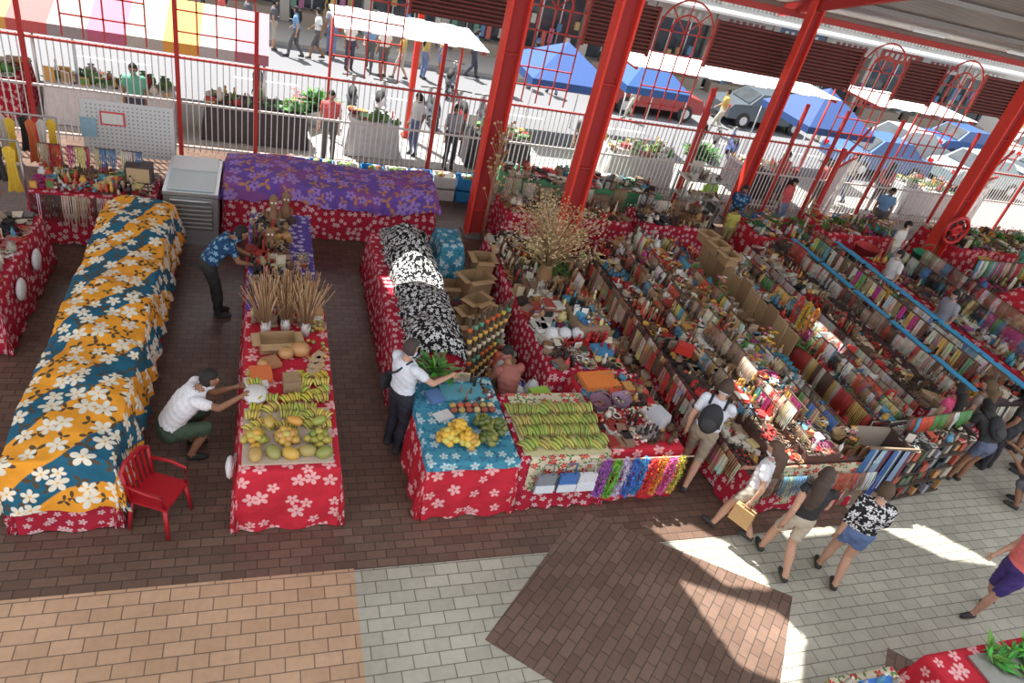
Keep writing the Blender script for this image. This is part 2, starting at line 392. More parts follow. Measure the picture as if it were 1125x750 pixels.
b.box(8,17.95,-.02,70,2.7,.04,(1,1,1),0,1); b.box(8,19.36,-.06,70,.14,.1,(1,1,1),0,1)
b.box(8,23.2,-.14,80,7.2,.04,(1,1,1),0,0)
for x in range(-20,40,4): b.box(x,22.4,-.118,1.8,.12,.004,(.8,.8,.75),0,2)
b.obj('street')
b=B([ASPH,CONC,VC]); b.box(8,28.6,-.06,80,3.6,.12,(1,1,1),0,1); b.obj('pavement')
# ============================================================ STRUCTURE
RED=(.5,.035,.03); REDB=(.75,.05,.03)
def column(x,y,w,z1):
    b=B()
    b.box(x,y,.02,w+.1,w+.1,.04,(.2,.2,.2))
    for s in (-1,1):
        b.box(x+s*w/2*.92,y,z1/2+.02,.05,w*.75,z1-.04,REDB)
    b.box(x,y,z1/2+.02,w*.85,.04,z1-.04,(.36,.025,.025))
    z=.6
    while z<z1:
        b.box(x,y,z,w*.88,w*.5,.02,RED)
        for s in (-1,1): b.blob((x+s*w*.3,y-.03,z+.08),(.015,.015,.015),(.3,.03,.03),5,4)
        z+=1.6
    b.obj('steel_column')
def roofz(y): return 5.3+.3*(16.5-y)
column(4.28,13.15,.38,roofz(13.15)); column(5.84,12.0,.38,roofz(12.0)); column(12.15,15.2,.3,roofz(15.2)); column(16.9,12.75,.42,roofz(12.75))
b=B(); b.box(3.62,18.7,2.75,.14,.14,5.5,REDB); b.box(3.62,18.7,.05,.24,.24,.1,RED); b.box(3.62,18.7,5.4,.3,.3,.1,RED); b.obj('street_post')
b=B()
for r in (.36,.12): b.tube([(16.75+r*cos(a*.3927),12.35,1.5+r*sin(a*.3927)) for a in range(16)],.055,8,(.6,.03,.03),1,closed=True)
for r in (.16,.21,.26): b.tube([(16.75+r*cos(a*.3927),12.4,1.5+r*sin(a*.3927)) for a in range(16)],.028,6,(.05,.02,.02),1,closed=True)
for k in range(6): b.bar((16.75,12.35,1.5),(16.75+.3*cos(k*1.047),12.35,1.5+.3*sin(k*1.047)),.03,.02,(.6,.03,.03))
b.tube([(16.75,12.35,1.5),(16.75,12.52,1.5)],.05,8,(.2,.2,.2),2); b.obj('fire_hose_reel')
b=B()
FY=15.8
x=-9.0
while x<30:
    b.box(x,FY,1.15,.02,.02,2.0,(.72,.7,.68)); x+=.12
for z in (.25,1.2,2.1): b.box(10.5,FY,z,39,.035,.045,(.5,.06,.05) if z>2 else (.62,.55,.52))
for xx in [-7.4,-4.35,-1.7,-.2,3.67,5.3,7.7,10.6,13.6,15.0,17.0,20,23,26,29]:
    b.box(xx,FY,1.6,.08,.08,3.2,RED)
b.obj('iron_fence')
b=B()
for (xa,ya,xb,yb) in ((10.75,15.9,11.7,17.3),(14.0,14.3,15.8,15.6),(19.6,14.7,21.5,15.6),(23.6,14.5,25.5,15.6)):
    for k in range(1,15):
        t=k/14; b.box(xa+(xb-xa)*t,ya+(yb-ya)*t,1.1,.02,.02,1.9,(.7,.66,.64))
    for z in (.2,2.05): b.bar((xa,ya,z),(xb,yb,z),.05,.05,RED)
    b.bar((xa,ya,2.15),(xb,yb,2.9),.06,.06,RED); b.box(xa,ya,1.3,.1,.1,2.6,RED)
b.obj('entrance_gate')
b=B(); GR=(.55,.06,.045)
for cx in (-5.8,-2.95,-.95,2.0,6.0,9.3,15.4,18.3,21.3,24.4):
    w=.72
    z0,z1=2.2,4.3
    for i in range(5): 
        xx=cx-w+2*w*i/4; b.box(xx,FY,(z0+z1)/2+ (0.15 if 0<i<4 else 0),.028,.028,z1-z0+(.3 if 0<i<4 else 0),GR)
    for z in (2.6,3.0,3.4,3.8,4.3): b.box(cx,FY,z,2*w,.028,.028,GR)
    for r in (w,w*.55): b.tube([(cx+r*cos(pi*i/12),FY,z1+r*sin(pi*i/12)) for i in range(13)],.024,5,GR)
    for k in (1,2,3): b.tube([(cx,FY,z1),(cx+w*cos(pi*k/4),FY,z1+w*sin(pi*k/4))],.016,4,GR)
b.obj('arched_grille')
b=B()
for x0,x1 in ((2.8,5.2),(6.8,8.5),(10.1,14.6),(16.2,17.55),(19.1,20.5),(22.1,23.6)):
    z=3.75
    while z<4.72:
        b.box((x0+x1)/2,FY+.05,z,x1-x0,.09,.035,(.2,.05,.04)); z+=.085
    for xx in (x0,x1): b.box(xx,FY+.05,4.2,.06,.1,1.1,(.25,.04,.03))
    b.box((x0+x1)/2,FY+.12,4.2,x1-x0,.02,1.05,(.12,.035,.03))
b.obj('louvre_panel')
b=B(); b.box(10.5,FY+.05,5.2,39,.12,.14,(.5,.06,.05)); b.obj('beam')
SUN=Vector((-.22,.34,.914)).normalized()
def inside(px,py,poly):
    c=False;j=len(poly)-1
    for i in range(len(poly)):
        xi,yi=poly[i];xj,yj=poly[j]
        if (yi>py)!=(yj>py) and px<(xj-xi)*(py-yi)/(yj-yi)+xi: c=not c
        j=i
    return c
HOL=[(0,[(4.75,5.2),(5.3,5.2),(6.1,4.45),(6.05,3.95),(5.45,4.1)]),(0,[(4.85,4.25),(5.95,3.65),(6.1,3.3),(5.6,2.75),(5.05,3.1)]),(1.1,[(6.5,5.1),(7.4,5.1),(7.5,6.9),(6.8,7.0)]),(1.2,[(1.8,9.3),(2.75,9.4),(2.65,9.95),(1.7,9.8)]),(0,[(8.3,4.9),(9.3,4.7),(10.0,3.9),(9.2,4.1)]),(1.0,[(9.0,7.6),(9.8,7.7),(9.8,8.4),(9.2,8.4)])]  # unseen roof gaps, shaped so the sun throws these lit patches below
CEIL,nt,bb=newmat('corrugated_ceiling')
tc=node(nt,'ShaderNodeTexCoord'); wv=node(nt,'ShaderNodeTexWave',i_Scale=3.0,bands_direction='X'); nt.links.new(tc.outputs['Object'],wv.inputs[0])
nt.links.new(mixc(nt,wv.outputs[0],(.1,.085,.07),(.36,.33,.29)),bb.inputs['Base Color']); bb.inputs['Roughness'].default_value=.6  # flat sheet; ridge shading put into the colour as dark and light bands
b=B([CEIL,VC])
cs=.3; nx=int(50/cs); ny=int((16.6-4.6)/cs)
def openat(cx,cy):
    cz=roofz(cy)
    for hz,pl in HOL:
        t=(cz-hz)/SUN.z
        if inside(cx-SUN.x*t,cy-SUN.y*t,pl): return True
    return False
Y0=4.6  # unseen roof cut short here so open sky lights the front
vs=[(-14+i*cs,Y0+j*cs,roofz(Y0+j*cs)) for j in range(ny+1) for i in range(nx+1)]; fs=[]
cor=[[openat(-14+i*cs,Y0+j*cs) for i in range(nx+1)] for j in range(ny+1)]
sub=[]
for j in range(ny):
    for i in range(nx):
        n=cor[j][i]+cor[j][i+1]+cor[j+1][i]+cor[j+1][i+1]+openat(-14+(i+.5)*cs,Y0+(j+.5)*cs)
        if n==0: fs.append((j*(nx+1)+i,j*(nx+1)+i+1,(j+1)*(nx+1)+i+1,(j+1)*(nx+1)+i))
        elif n<5: sub.append((i,j))
b.add(vs,fs,(1,1,1),0)
q=cs/10; vs=[];fs=[]
for i,j in sub:
    for a in range(10):
        for c in range(10):
            x=-14+i*cs+a*q;y=Y0+j*cs+c*q
            if not openat(x+q/2,y+q/2):
                o=len(vs); vs+=[(x,y,roofz(y)),(x+q,y,roofz(y)),(x+q,y+q,roofz(y+q)),(x,y+q,roofz(y+q))]; fs.append((o,o+1,o+2,o+3))
b.add(vs,fs,(1,1,1),0)
b.obj('ceiling')
b=B()
for xx in (-8,-3.5,12.15): b.bar((xx,12.5,roofz(12.5)-.15),(xx,16.5,roofz(16.5)-.15),.14,.26,RED)
for yy in (13,14.8,16.4): b.bar((-13,yy,roofz(yy)-.05),(35,yy,roofz(yy)-.05),.08,.1,(.3,.28,.26))
b.obj('roof_beam')
b=B()
for xx in (15.2,18.6,22): 
    b.bar((xx,15.3,roofz(15.3)-.18),(xx+1.2,15.3,roofz(15.3)-.18),.1,.05,(.9,.9,.88)); b.bar((xx+.05,15.3,roofz(15.3)-.22),(xx+1.15,15.3,roofz(15.3)-.22),.03,.03,(1,1,1),1)
b.obj('ceiling_light')
# ============================================================ STALL: orange covered table
def tb(mats): return B([VC,VG,VM]+mats)
b=tb([F_RED2,F_ORG])
tframe(b,-2.32,-1.42,5.7,11.5,.85)
b.drape(-2.3,-1.44,5.7,11.5,.86,.85,3,.12)
def zt(x,y): 
    u=(x+1.86)/.46
    return .98+.08*(1-u*u)+.03*sin(y*3.1)+.02*sin(y*7+x*5)+.012*sin(y*19+x*11)
b.drape(-2.36,-1.38,5.66,11.55,zt,.6,4,.07,.07,.04,.03)
b.obj('covered_market_table')
b=B()
c=(.38,.01,.02)
b.M=Matrix.Translation((-1.0,5.72,0))@Matrix.Rotation(math.radians(65),4,'Z')
b.box(0,0,.43,.44,.42,.03,c,0,1)
for sx in (-1,1):
    for sy in (-1,1): b.tube([(sx*.19,sy*.18,.42),(sx*.23,sy*.22,0.0)],[.028,.02],6,c,1)
    b.tube([(sx*.2,.19,.43),(sx*.22,.24,.82)],.022,6,c,1); b.tube([(sx*.22,.22,.66),(sx*.25,0,.65),(sx*.23,-.17,.63),(sx*.2,-.19,.43)],.02,6,c,1)
b.tube([(-.22,.24,.8),(-.12,.27,.86),(.12,.27,.86),(.22,.24,.8)],.025,6,c,1)
for k in range(5): b.bar((-.14+.07*k,.2,.44),(-.15+.075*k,.26,.84),.035,.012,c,1)
b.obj('plastic_armchair')
# ---------------- fruit stall
b=tb([F_RED,F_VIO,F_BLK])
tframe(b,-.2,.85,5.55,8.6,.86); b.drape(-.2,.85,5.52,8.6,.87,.87,3,.09,.04,.03)
Z=.88
b.box(.3,6.05,Z+.01,.95,.9,.02,(.5,.4,.32),0,0)
YG=(.6,.5,.07)
for i in range(5):
    for j in range(7):
        if i in (1,2) and j>3: continue
        if R()<.93: banana_bunch(b,-.06+.19*i+U(-.02,.02),6.2+.15*j,Z+.02*(j%2),U(-.8,.8),random.choice([YG,(.66,.56,.14),(.5,.48,.1)]),random.randint(4,7),.15)
mangoes(b,-.05,5.95,Z,.14,[(.45,.38,.08),(.6,.33,.05),(.33,.33,.06)],14); mangoes(b,.28,5.95,Z,.15,[(.5,.42,.1),(.6,.38,.08),(.55,.3,.1)],16); mangoes(b,.62,5.92,Z,.14,[(.2,.26,.05),(.45,.38,.08),(.3,.28,.05)],12)
for k in range(5): b.blob((-.04+.18*k,5.7+.03*(k%2),Z+.07),(.075,.105,.068),[(.45,.3,.1),(.3,.3,.09),(.55,.36,.07),(.36,.3,.1),(.25,.28,.07)][k],11,7,1,Matrix.Rotation(.5*k,3,'Z'))
for k in range(3): b.blob((.1+.27*k,6.12,Z+.16),(.06,.1,.055),[(.5,.35,.08),(.6,.3,.06),(.3,.34,.07)][k],10,6,1,Matrix.Rotation(1.1*k,3,'Z'))
for (x,y,r) in ((.3,7.5,.1),(.48,7.56,.12),(.02,7.3,.07)):
    b.blob((x,y,Z+r*.8),(r,r,r*.82),(.5,.26,.11),16,8,1); b.tube([(x,y,Z+r*1.5),(x+.02,y,Z+r*1.8)],.012,5,(.2,.2,.05))
b.blob((-.05,6.72,Z+.05),(.15,.18,.07),(.68,.67,.66),9,5); b.box(-.05,6.95,Z+.03,.26,.2,.05,(.65,.64,.62),.2); b.box(.0,7.1,Z+.05,.26,.25,.08,(.65,.17,.05),.1)
b.box(.12,7.35,Z+.04,.2,.2,.06,(.42,.2,.1),.4)
for k in range(4): b.box(.62+.03*k,7.15+.12*k,Z+.03,.16,.12,.05,(.5,.35,.22),.3*k)
b.box(.36,6.78,Z+.1,.2,.03,.16,(.3,.2,.12),.1); b.box(.36,6.95,Z+.06,.2,.24,.1,(.36,.24,.13),.1)
carton(b,.2,7.72,Z,.44,.28,.16,.1)
for _ in range(30): b.blob((U(.5,.82),U(7.2,8.4),Z+.03),(.03,.03,.025),random.choice([(.6,.4,.1),(.3,.4,.1),(.5,.1,.05)]),6,4)
clutter(b,-.18,.8,8.2,8.6,.88,.12,PALD,1.0)
b.blob((-.3,5.85,.62),(.05,.14,.13),(.68,.68,.7),8,6); b.tube([(-.26,5.75,.7),(-.24,5.82,.86),(-.26,5.92,.7)],.01,4,(.7,.7,.7))
tframe(b,-.2,.75,8.65,11.6,.84); b.drape(-.2,.75,8.62,11.6,.86,.86,3,.1,.04,.03); b.drape(-.21,.76,8.6,11.62,.875,.18,4,.08,.01,.01)
clutter(b,-.18,.45,8.75,11.5,.88,.1,PALD,1.1)
clutter(b,.45,.74,8.75,10.2,.88,.12,PALD,1.1,.8)
b.obj('fruit_stall')
b=B()
for k,(x,y) in enumerate(((.05,8.0),(.3,8.08),(.56,8.0))):
    b.lathe(x,y,.88,[(.05,0),(.065,.12),(.065,.22),(.055,.22)],8,(.6,.58,.55)); 
    for i in range(200):
        a=U(0,6.28);s=U(.02,.38)*math.sqrt(R()); l=U(.5,.85);c=random.choice([(.36,.2,.1),(.46,.28,.15),(.3,.15,.07),(.52,.36,.2)])
        b.tube([(x+.3*s*cos(a)*.3,y+.1*s*sin(a),.95),(x+s*cos(a)*.55,y+s*sin(a)*.5,.95+l*.6),(x+s*cos(a),y+s*sin(a)+.02,.95+l)],[.003,.004,.007],3,c)
b.obj('dried_grass_bundle')
b=B()
for (x,y,h) in ((.15,11.1,.55),(.35,11.35,.5),(.1,10.3,.35)):
    b.box(x,y,.9,.16,.16,.04,(.05,.03,.02))
    b.lathe(x,y,.92,[(.05,0),(.09,h*.2),(.06,h*.45),(.04,h*.55),(.075,h*.7),(.07,h*.9),(.02,h)],9,(.24,.13,.07))
    for s in (-1,1): b.tube([(x+s*.08,y,.92+h*.45),(x+s*.11,y-.05,.92+h*.3),(x+s*.03,y-.08,.92+h*.25)],.018,5,(.24,.13,.07)); b.blob((x+s*.028,y-.066,.92+h*.78),(.02,.01,.02),(.8,.75,.6),6,4)
b.obj('carved_tiki_statue')
# ---------------- row 4
b=tb([F_RED,F_BLUE])
tframe(b,1.85,2.95,5.55,7.1,.86); b.drape(1.84,2.94,5.52,7.1,.87,.87,3,.09,.04,.03); b.drape(1.82,2.95,5.5,7.1,.885,.1,4,.07,.01,.01)
for (x,y) in ((2.1,5.85),(2.28,6.0),(2.35,5.78)): mangoes(b,x,y,.9,.13,[(.7,.42,.05),(.6,.5,.1),(.5,.28,.05)],15)
for (x,y) in ((2.62,5.82),(2.78,6.02),(2.6,6.1)): mangoes(b,x,y,.9,.12,[(.07,.1,.02),(.22,.22,.05),(.12,.16,.04)],13)
b.box(2.5,6.75,.92,.6,.3,.03,(.1,.33,.42),.05); b.box(2.1,6.65,.93,.2,.22,.06,(.1,.2,.42),.3); b.box(2.15,6.3,.91,.22,.16,.03,(.6,.6,.6),.4)
for k in range(12): b.blob((2.3+.1*(k%6),6.38+.09*(k//6),.93),(.05,.05,.04),random.choice([(.5,.1,.05),(.4,.3,.1),(.6,.45,.2),(.3,.08,.05)]),7,5)
clutter(b,2.4,2.9,6.55,7.05,.9,.12,PALD,1.0,.8)
b.obj('mango_stall')
b=B()
b.lathe(2.15,7.0,.89,[(.1,0),(.14,.18),(.15,.2),(.12,.19)],12,(.25,.13,.07)); leafy(b,2.15,7.0,1.07,.1,(.1,.26,.06),90,.33); b.obj('potted_plant')
b=tb([F_YEL,F_RED2])
tframe(b,2.98,4.2,5.6,6.75,.86); b.drape(2.98,4.2,5.56,6.75,.87,.87,4,.09,.03,.03); b.drape(3.1,4.21,5.53,6.75,.885,.55,3,.08,.01,.01,0,'RF')
b.box(3.6,6.05,.9,1.15,.95,.01,(.55,.52,.28))
for i in range(6):
    for j in range(4): banana_bunch(b,3.12+.19*i+U(-.02,.02),5.74+.21*j,.9+.02*(j%2),U(-.5,.5)+.2,random.choice([(.42,.44,.1),(.5,.48,.13),(.34,.4,.09)]),random.randint(5,8),.2)
for x,c in ((3.32,(.2,.22,.25)),(3.62,(.05,.15,.4)),(3.88,(.6,.6,.65))):
    b.box(x,5.42,.55,.24,.05,.3,c,0); b.box(x,5.39,.48,.25,.02,.12,(.65,.7,.75)); b.tube([(x-.08,5.42,.7),(x-.06,5.44,.86),(x+.06,5.44,.86),(x+.08,5.42,.7)],.01,4,c)
b.obj('banana_stall')
b=tb([F_RED,F_RED2])
tframe(b,4.22,5.3,5.65,7.2,.86); b.drape(4.22,5.3,5.62,7.2,.87,.87,3,.09,.03,.03)
b.box(4.45,5.95,.9,.34,.26,.05,(.42,.4,.36),.1,1); b.box(4.85,5.9,.9,.3,.25,.05,(.3,.25,.25),0,1)
b.box(5.1,6.1,.99,.22,.3,.22,(.5,.51,.55),.3,1,.8); basket(b,4.35,6.45,.88,.15,.13,(.2,.1,.15)); basket(b,4.7,6.5,.88,.14,.12,(.3,.2,.3))
b.box(4.55,6.95,.93,.55,.35,.1,(.7,.2,.04),.1)
clutter(b,4.25,5.28,5.7,7.1,.88,.1,PALW+PALD,1.0,.9)
for i,c in enumerate([(.38,.1,.48),(.2,.5,.06),(.65,.55,.75),(.07,.2,.65),(.06,.3,.65),(.75,.05,.04),(.85,.28,.03),(.75,.12,.35),(.7,.6,.08)]):
    lei(b,4.1+.135*i,5.48-.02*(i%2),.88,.6,.035,c,36,.062)
b.tube([(4.0,5.45,.89),(5.35,5.45,.89)],.012,5,(.5,.4,.3))
b.obj('lei_stall')
b=tb([F_RED2,F_BLK])
tframe(b,1.78,2.75,7.6,11.2,.85); b.drape(1.76,2.75,7.6,11.2,.86,.86,3,.12,.04,.03)
def zb(x,y): 
    u=(x-2.3)/.45
    return .96+max(0,(1-u*u))*(.18+.12*sin(y*2.6)+.06*sin(y*9+x*6))+.035*sin(y*13)*sin(x*11)
b.drape(1.97,2.74,7.55,11.15,zb,.22,4,.05,.05,.03)
b.obj('covered_craft_table')
b=tb([F_RED2,F_BLUE])
tframe(b,3.95,5.2,7.3,11.4,.82); b.drape(3.95,5.2,7.3,11.4,.84,.84,3,.12,.04,.03)
clutter(b,4.0,5.18,9.0,11.35,.86,.095,PALD,1.25)
clutter(b,4.0,5.18,7.35,9.0,.86,.095,PALW+PAL,1.15,.95)
b.box(4.9,8.5,.98,.5,.9,.24,(.3,.2,.13)); clutter(b,4.66,5.14,8.1,8.9,1.1,.1,PAL,1.1)
for i in range(4):
    for k in range(random.randint(5,10)): b.box(4.15+.19*i,8.75+.02*i,.875+k*.022,.16,.24,.02,random.choice([(.65,.63,.58),(.5,.46,.38),(.35,.2,.12),(.3,.05,.04),(.1,.2,.3)]),.05+U(-.1,.1))
for i in range(3): b.blob((4.2+.22*i,8.1,.95),(.11,.12,.1),(.62,.63,.65),8,5)
b.box(4.9,7.7,.92,.3,.26,.1,(.05,.22,.42),.1,1)
for i in range(6): rack(b,5.12,9.4+.33*i,.86,.28,.38,PALD)
for i in range(4): rack(b,4.1,9.2+.5*i,.86,.28,.3,PALD)
leafy(b,4.9,9.9,1.0,.25,(.1,.22,.05),80,.25); flowers(b,4.5,10.2,.95,.3,25,[(.6,.4,.1),(.5,.1,.05),(.7,.65,.5)],.25)
b.obj('craft_stall')
b=B()
for (x,y,w,d,h,r) in ((3.5,10.1,.45,.4,.75,.3),(3.7,10.5,.3,.4,.9,.0),(3.1,10.2,.3,.3,.5,0)):
    carton(b,x,y,0,w,d,h,r)
b.obj('cardboard_box')
b=B()
b.box(3.3,8.9,.25,.9,2.2,.03,(.2,.13,.08)); b.box(3.3,8.9,.12,.86,2.1,.24,(.12,.08,.05))
clutter(b,2.9,3.8,7.85,9.95,.27,.12,PALD+PAL,1.7,.9)
for k in range(4): carton(b,3.1+.15*k,9.0+.25*(k%3),.27+.06*k,.34,.3,.26,.3*k)
for k in range(4): b.lathe(2.95+.2*k,7.95+.12*(k%2),.27,[(.06,0),(.08,.2),(.05,.35),(.06,.4)],9,[(.4,.22,.1),(.1,.06,.04),(.5,.1,.05),(.3,.3,.1)][k])
b.obj('stock_crate_pile')
b=tb([F_BLUE]); b.drape(2.95,3.35,10.65,11.3,1.0,.7,3,.07,.05,.05); b.box(3.15,10.97,.45,.36,.6,.9,(.3,.2,.12)); b.obj('blue_cloth_cover')
b=B(); b.lathe(3.6,7.62,0,[(.14,0),(.17,.3),(.18,.3),(.14,.03)],14,(.03,.08,.4),1); b.tube([(3.6+.17*cos(t),7.62,.3+.15*sin(t)) for t in [pi*i/8 for i in range(9)]],.008,4,(.7,.7,.7)); b.obj('bucket')
b=B()
for k in range(8):
    x,y=2.84+.05*k,7.3+.08*k; c=random.choice([(.5,.1,.02),(.6,.4,.05),(.1,.3,.2),(.5,.02,.04)])
    b.tube([(x,y,.0),(x+.06*k-.16,y+.3,1.5)],.03,7,(.06,.04,.02))
    for j in range(8): 
        t=.1+j*.11; b.tube([(x+(.06*k-.16)*t,y+.3*t,1.5*t),(x+(.06*k-.16)*(t+.04),y+.3*(t+.04),1.5*(t+.04))],.036,7,[(.6,.35,.08),c,(.6,.5,.35)][j%3])
b.obj('carved_spear')
b=B()
b.M=Matrix.Translation((3.72,7.0,0))
b.box(0,0,.36,.32,.2,.72,(.3,.5,.07),.2,0,.9); b.box(0.02,-.11,.41,.22,.01,.3,(.7,.6,.05),.2); b.M=None
for (x,y,c) in ((3.5,7.28,(.66,.66,.67)),(3.78,7.4,(.62,.64,.67)),(3.42,7.9,(.4,.38,.35))):
    b.blob((x,y,.3),(.14,.12,.3),c,9,6); b.tube([(x-.05,y,.55),(x,y,.68),(x+.05,y,.55)],.012,4,c)
b.obj('shopping_bag')
b=B()
b.lathe(4.55,9.65,.86,[(.1,0),(.14,.2),(.1,.4),(.12,.42)],10,(.3,.17,.08))
for i in range(200):
    a=U(0,6.28);s=U(.1,.85);l=U(.5,1.5);c=random.choice([(.5,.36,.18),(.58,.44,.25),(.4,.26,.13)])
    p=[(4.55,9.65,1.2),(4.55+s*.4*cos(a),9.65+s*.4*sin(a),1.2+l*.5),(4.55+s*cos(a),9.65+s*sin(a),1.2+l*.85)]
    b.tube(p,[.008,.006,.003],3,c)
    for k in range(5):
        e=p[2]; b.blob((e[0]+U(-.1,.1),e[1]+U(-.1,.1),e[2]+U(-.15,.1)),(.018,.018,.014),c,5,4)
b.obj('dried_flower_arrangement')
b=B()
for i in range(70):
    a=U(0,6.28);s=U(.05,.22);z0=U(.9,2.3);c=random.choice([(.5,.25,.14),(.4,.18,.08),(.6,.4,.22)])
    b.tube([(4.35,12.75,z0),(4.35+s*cos(a),12.75+s*sin(a),z0+.35)],.005,3,c); b.blob((4.35+s*cos(a),12.75+s*sin(a),z0+.35),(.03,.03,.03),c,5,4)
b.tube([(4.35,12.75,0),(4.35,12.75,2.4)],.03,6,(.3,.18,.1)); b.obj('dried_branch_garland')
# ---------------- purple covered table, freezer, bead table
b=tb([F_RED2,F_PUR])
tframe(b,-.65,3.2,12.5,13.75,.85); b.drape(-.65,3.2,12.5,13.75,.86,.86,3,.12,.04,.03)
b.drape(-.68,3.22,12.46,13.8,lambda x,y:1.02+.06*sin(x*1.9+1)+.03*sin(x*5)*cos(y*4)+.06*(1-((y-13.1)/.7)**2),.32,4,.08,.06,.04,.02)
b.obj('covered_flower_table')
b=B()
SV=(.5,.52,.53)
b.box(-1.18,12.7,.45,.85,1.5,.9,SV,0,2); b.box(-1.18,12.7,.95,.87,1.52,.06,(.62,.64,.65),0,2)
b.box(-1.18,12.4,1.0,.75,.75,.03,(.5,.58,.6),0,1); b.box(-1.18,13.15,1.0,.75,.6,.03,(.66,.7,.72),0,1); b.box(-1.18,11.93,.55,.7,.03,.5,(.3,.3,.3),0,2)
for k in range(6): b.box(-1.18,11.91,.35+.08*k,.66,.02,.02,(.6,.6,.6),0,2)
b.tube([(-1.5,11.9,.85),(-.86,11.9,.85)],.02,6,(.7,.7,.7),2); b.obj('chest_freezer')
b=tb([F_RED2])
tframe(b,-3.5,-1.72,11.75,12.8,.86); b.drape(-3.5,-1.72,11.75,12.8,.87,.87,3,.1,.04,.03)
clutter(b,-3.48,-1.75,11.85,12.75,.88,.1,PAL,1.1); necklace_x(b,11.68,-3.45,-2.2,.88,.62,PALW,.05)
for k in range(4): rack(b,-3.3+.4*k,12.5,.88,.3,.5,PAL,'x')
b.box(-2.0,12.4,1.05,.4,.3,.34,(.08,.06,.06)); b.box(-2.0,12.24,1.08,.34,.02,.24,(.5,.35,.2))
b.obj('bead_stall')
b=B()
b.box(-2.35,13.9,1.2,1.5,.03,1.0,(.66,.67,.66))
for s in (-1,1): b.box(-2.35+s*.74,13.93,.85,.04,.04,1.7,(.5,.5,.5),0,2)
for i in range(19):
    for j in range(13): b.box(-3.0+.073*i,13.882,.76+.072*j,.022,.006,.022,(.25,.25,.25))
b.box(-2.6,13.87,1.4,.4,.01,.25,(.7,.1,.1)); b.box(-2.6,13.862,1.4,.34,.01,.19,(.75,.75,.7)); b.box(-3.0,13.87,1.2,.25,.02,.35,(.3,.5,.6)); b.obj('pegboard_display')
def cloth_rail(name,x0,x1,y,z,cols,L=.75,n=9):
    b=B(); b.tube([(x0,y,z),(x1,y,z)],.018,6,(.5,.5,.5),2)
    for xx in (x0,x1): b.tube([(xx,y,0),(xx,y,z)],.02,6,(.5,.5,.5),2)
    for i in range(n):
        x=x0+(x1-x0)*(i+.5)/n;w=(x1-x0)/n*.48;c=random.choice(cols);l=L*U(.7,1.15)
        vs=[];nn=7; yo=U(-.15,.05)
        for j in range(5):
            for k in range(nn):
                t=k/(nn-1); s=(.25,1.1,.75,.95,1.3)[j]; vs.append((x+(t-.5)*2*w*s,y-.04+yo+.05*sin(k*2.1+i)*(j/4),z-l*(0,.08,.4,.75,1)[j]-.05*abs(t-.5)*(j==1)-(.02 if j==0 else 0)))
        b.add(vs,[(j*nn+k,j*nn+k+1,(j+1)*nn+k+1,(j+1)*nn+k) for j in range(4) for k in range(nn-1)],c,0,None,True)
        b.tube([(x,y,z+.02),(x,y-.02,z-.03)],.008,4,(.6,.6,.6),2)
    b.obj(name)
RC=[(.75,.5,.05),(.55,.03,.03),(.03,.03,.03),(.75,.5,.05),(.6,.55,.5),(.6,.15,.05),(.1,.35,.2)]
cloth_rail('clothing_rail',-5.0,-3.3,13.1,1.6,RC,.9,12); cloth_rail('clothing_rail',-5.4,-3.65,12.2,1.5,RC,.8,10)
b=tb([F_RED2]); tframe(b,-4.4,-3.15,8.7,11.0,.84); b.drape(-4.4,-3.15,8.7,11.0,.86,.86,3,.1,.04,.03); clutter(b,-4.3,-3.2,8.8,10.9,.87,.11,PALW,1.2,.9)
for y in (9.3,10.1): b.blob((-3.05,y,.62),(.05,.16,.16),(.66,.67,.7),8,6)
b.obj('shell_stall')
# ---------------- ROW 5
FAB=[(.5,.36,.24),(.36,.22,.12),(.6,.5,.38),(.16,.08,.05),(.55,.08,.06),(.62,.56,.48),(.42,.28,.16)]
FABC=FAB+[(.1,.3,.4),(.6,.4,.1),(.5,.05,.2),(.15,.3,.12)]
def z5(x,y):
    if x<6.6: return .72
    if x<7.0: return .9
    if x<7.6: return 1.02
    if x<8.1: return .9
    return .78
b=tb([F_YEL,F_RED2,F_RED])
for x0,x1,z in ((6.18,6.6,.72),(6.6,7.0,.9),(7.0,7.6,1.02),(7.6,8.1,.9),(8.1,8.35,.78)):
    b.box((x0+x1)/2,8.4,z/2-.01,x1-x0,6.3,z-.02,(.12,.05,.04),0,0)
    b.box((x0+x1)/2,8.4,z-.008,x1-x0,6.32,.012,(.12,.08,.07),0,0)
b.drape(6.18,8.35,5.22,11.6,.7,.68,4,.14,.02,.03,0,'LRF'); b.box(7.3,5.2,.5,2.2,.03,.75,(1,1,1),0,3)
clutter(b,6.2,7.25,5.25,11.5,z5,.088,PALD+PALW+PAL[:5],1.12); clutter(b,7.25,8.35,5.25,11.5,z5,.088,PALW+PAL,1.12)
necklace_y(b,6.12,5.4,11.4,.74,.4,PALD,-1,.04)
for k in range(46): clothhang(b,6.06,5.6+k*.13,.7,.14,U(.25,.45),random.choice(FAB))
for k in range(18): rack(b,U(6.92,7.08),5.6+.33*k+U(-.05,.05),.9,.32,U(.25,.5),PALD+PALW)
for k in range(14): rack(b,U(7.6,7.75),5.8+.4*k,.95,.36,U(.2,.42),PAL)
for k in range(12): rack(b,6.6,6.0+.44*k,.74,.32,U(.22,.4),PALW+PALD)
for k in range(10):
    y=U(5.7,11.0); x=U(6.4,8.0)
    b.box(x,y,z5(x,0)+.28,.02,.5,.02,(.1,.06,.04)); b.box(x,y,z5(x,0)+.14,.02,.02,.28,(.1,.06,.04))
    for q_ in range(4): clothhang(b,x,y-.18+.12*q_,z5(x,0)+.28,.12,.25,random.choice(FABC))
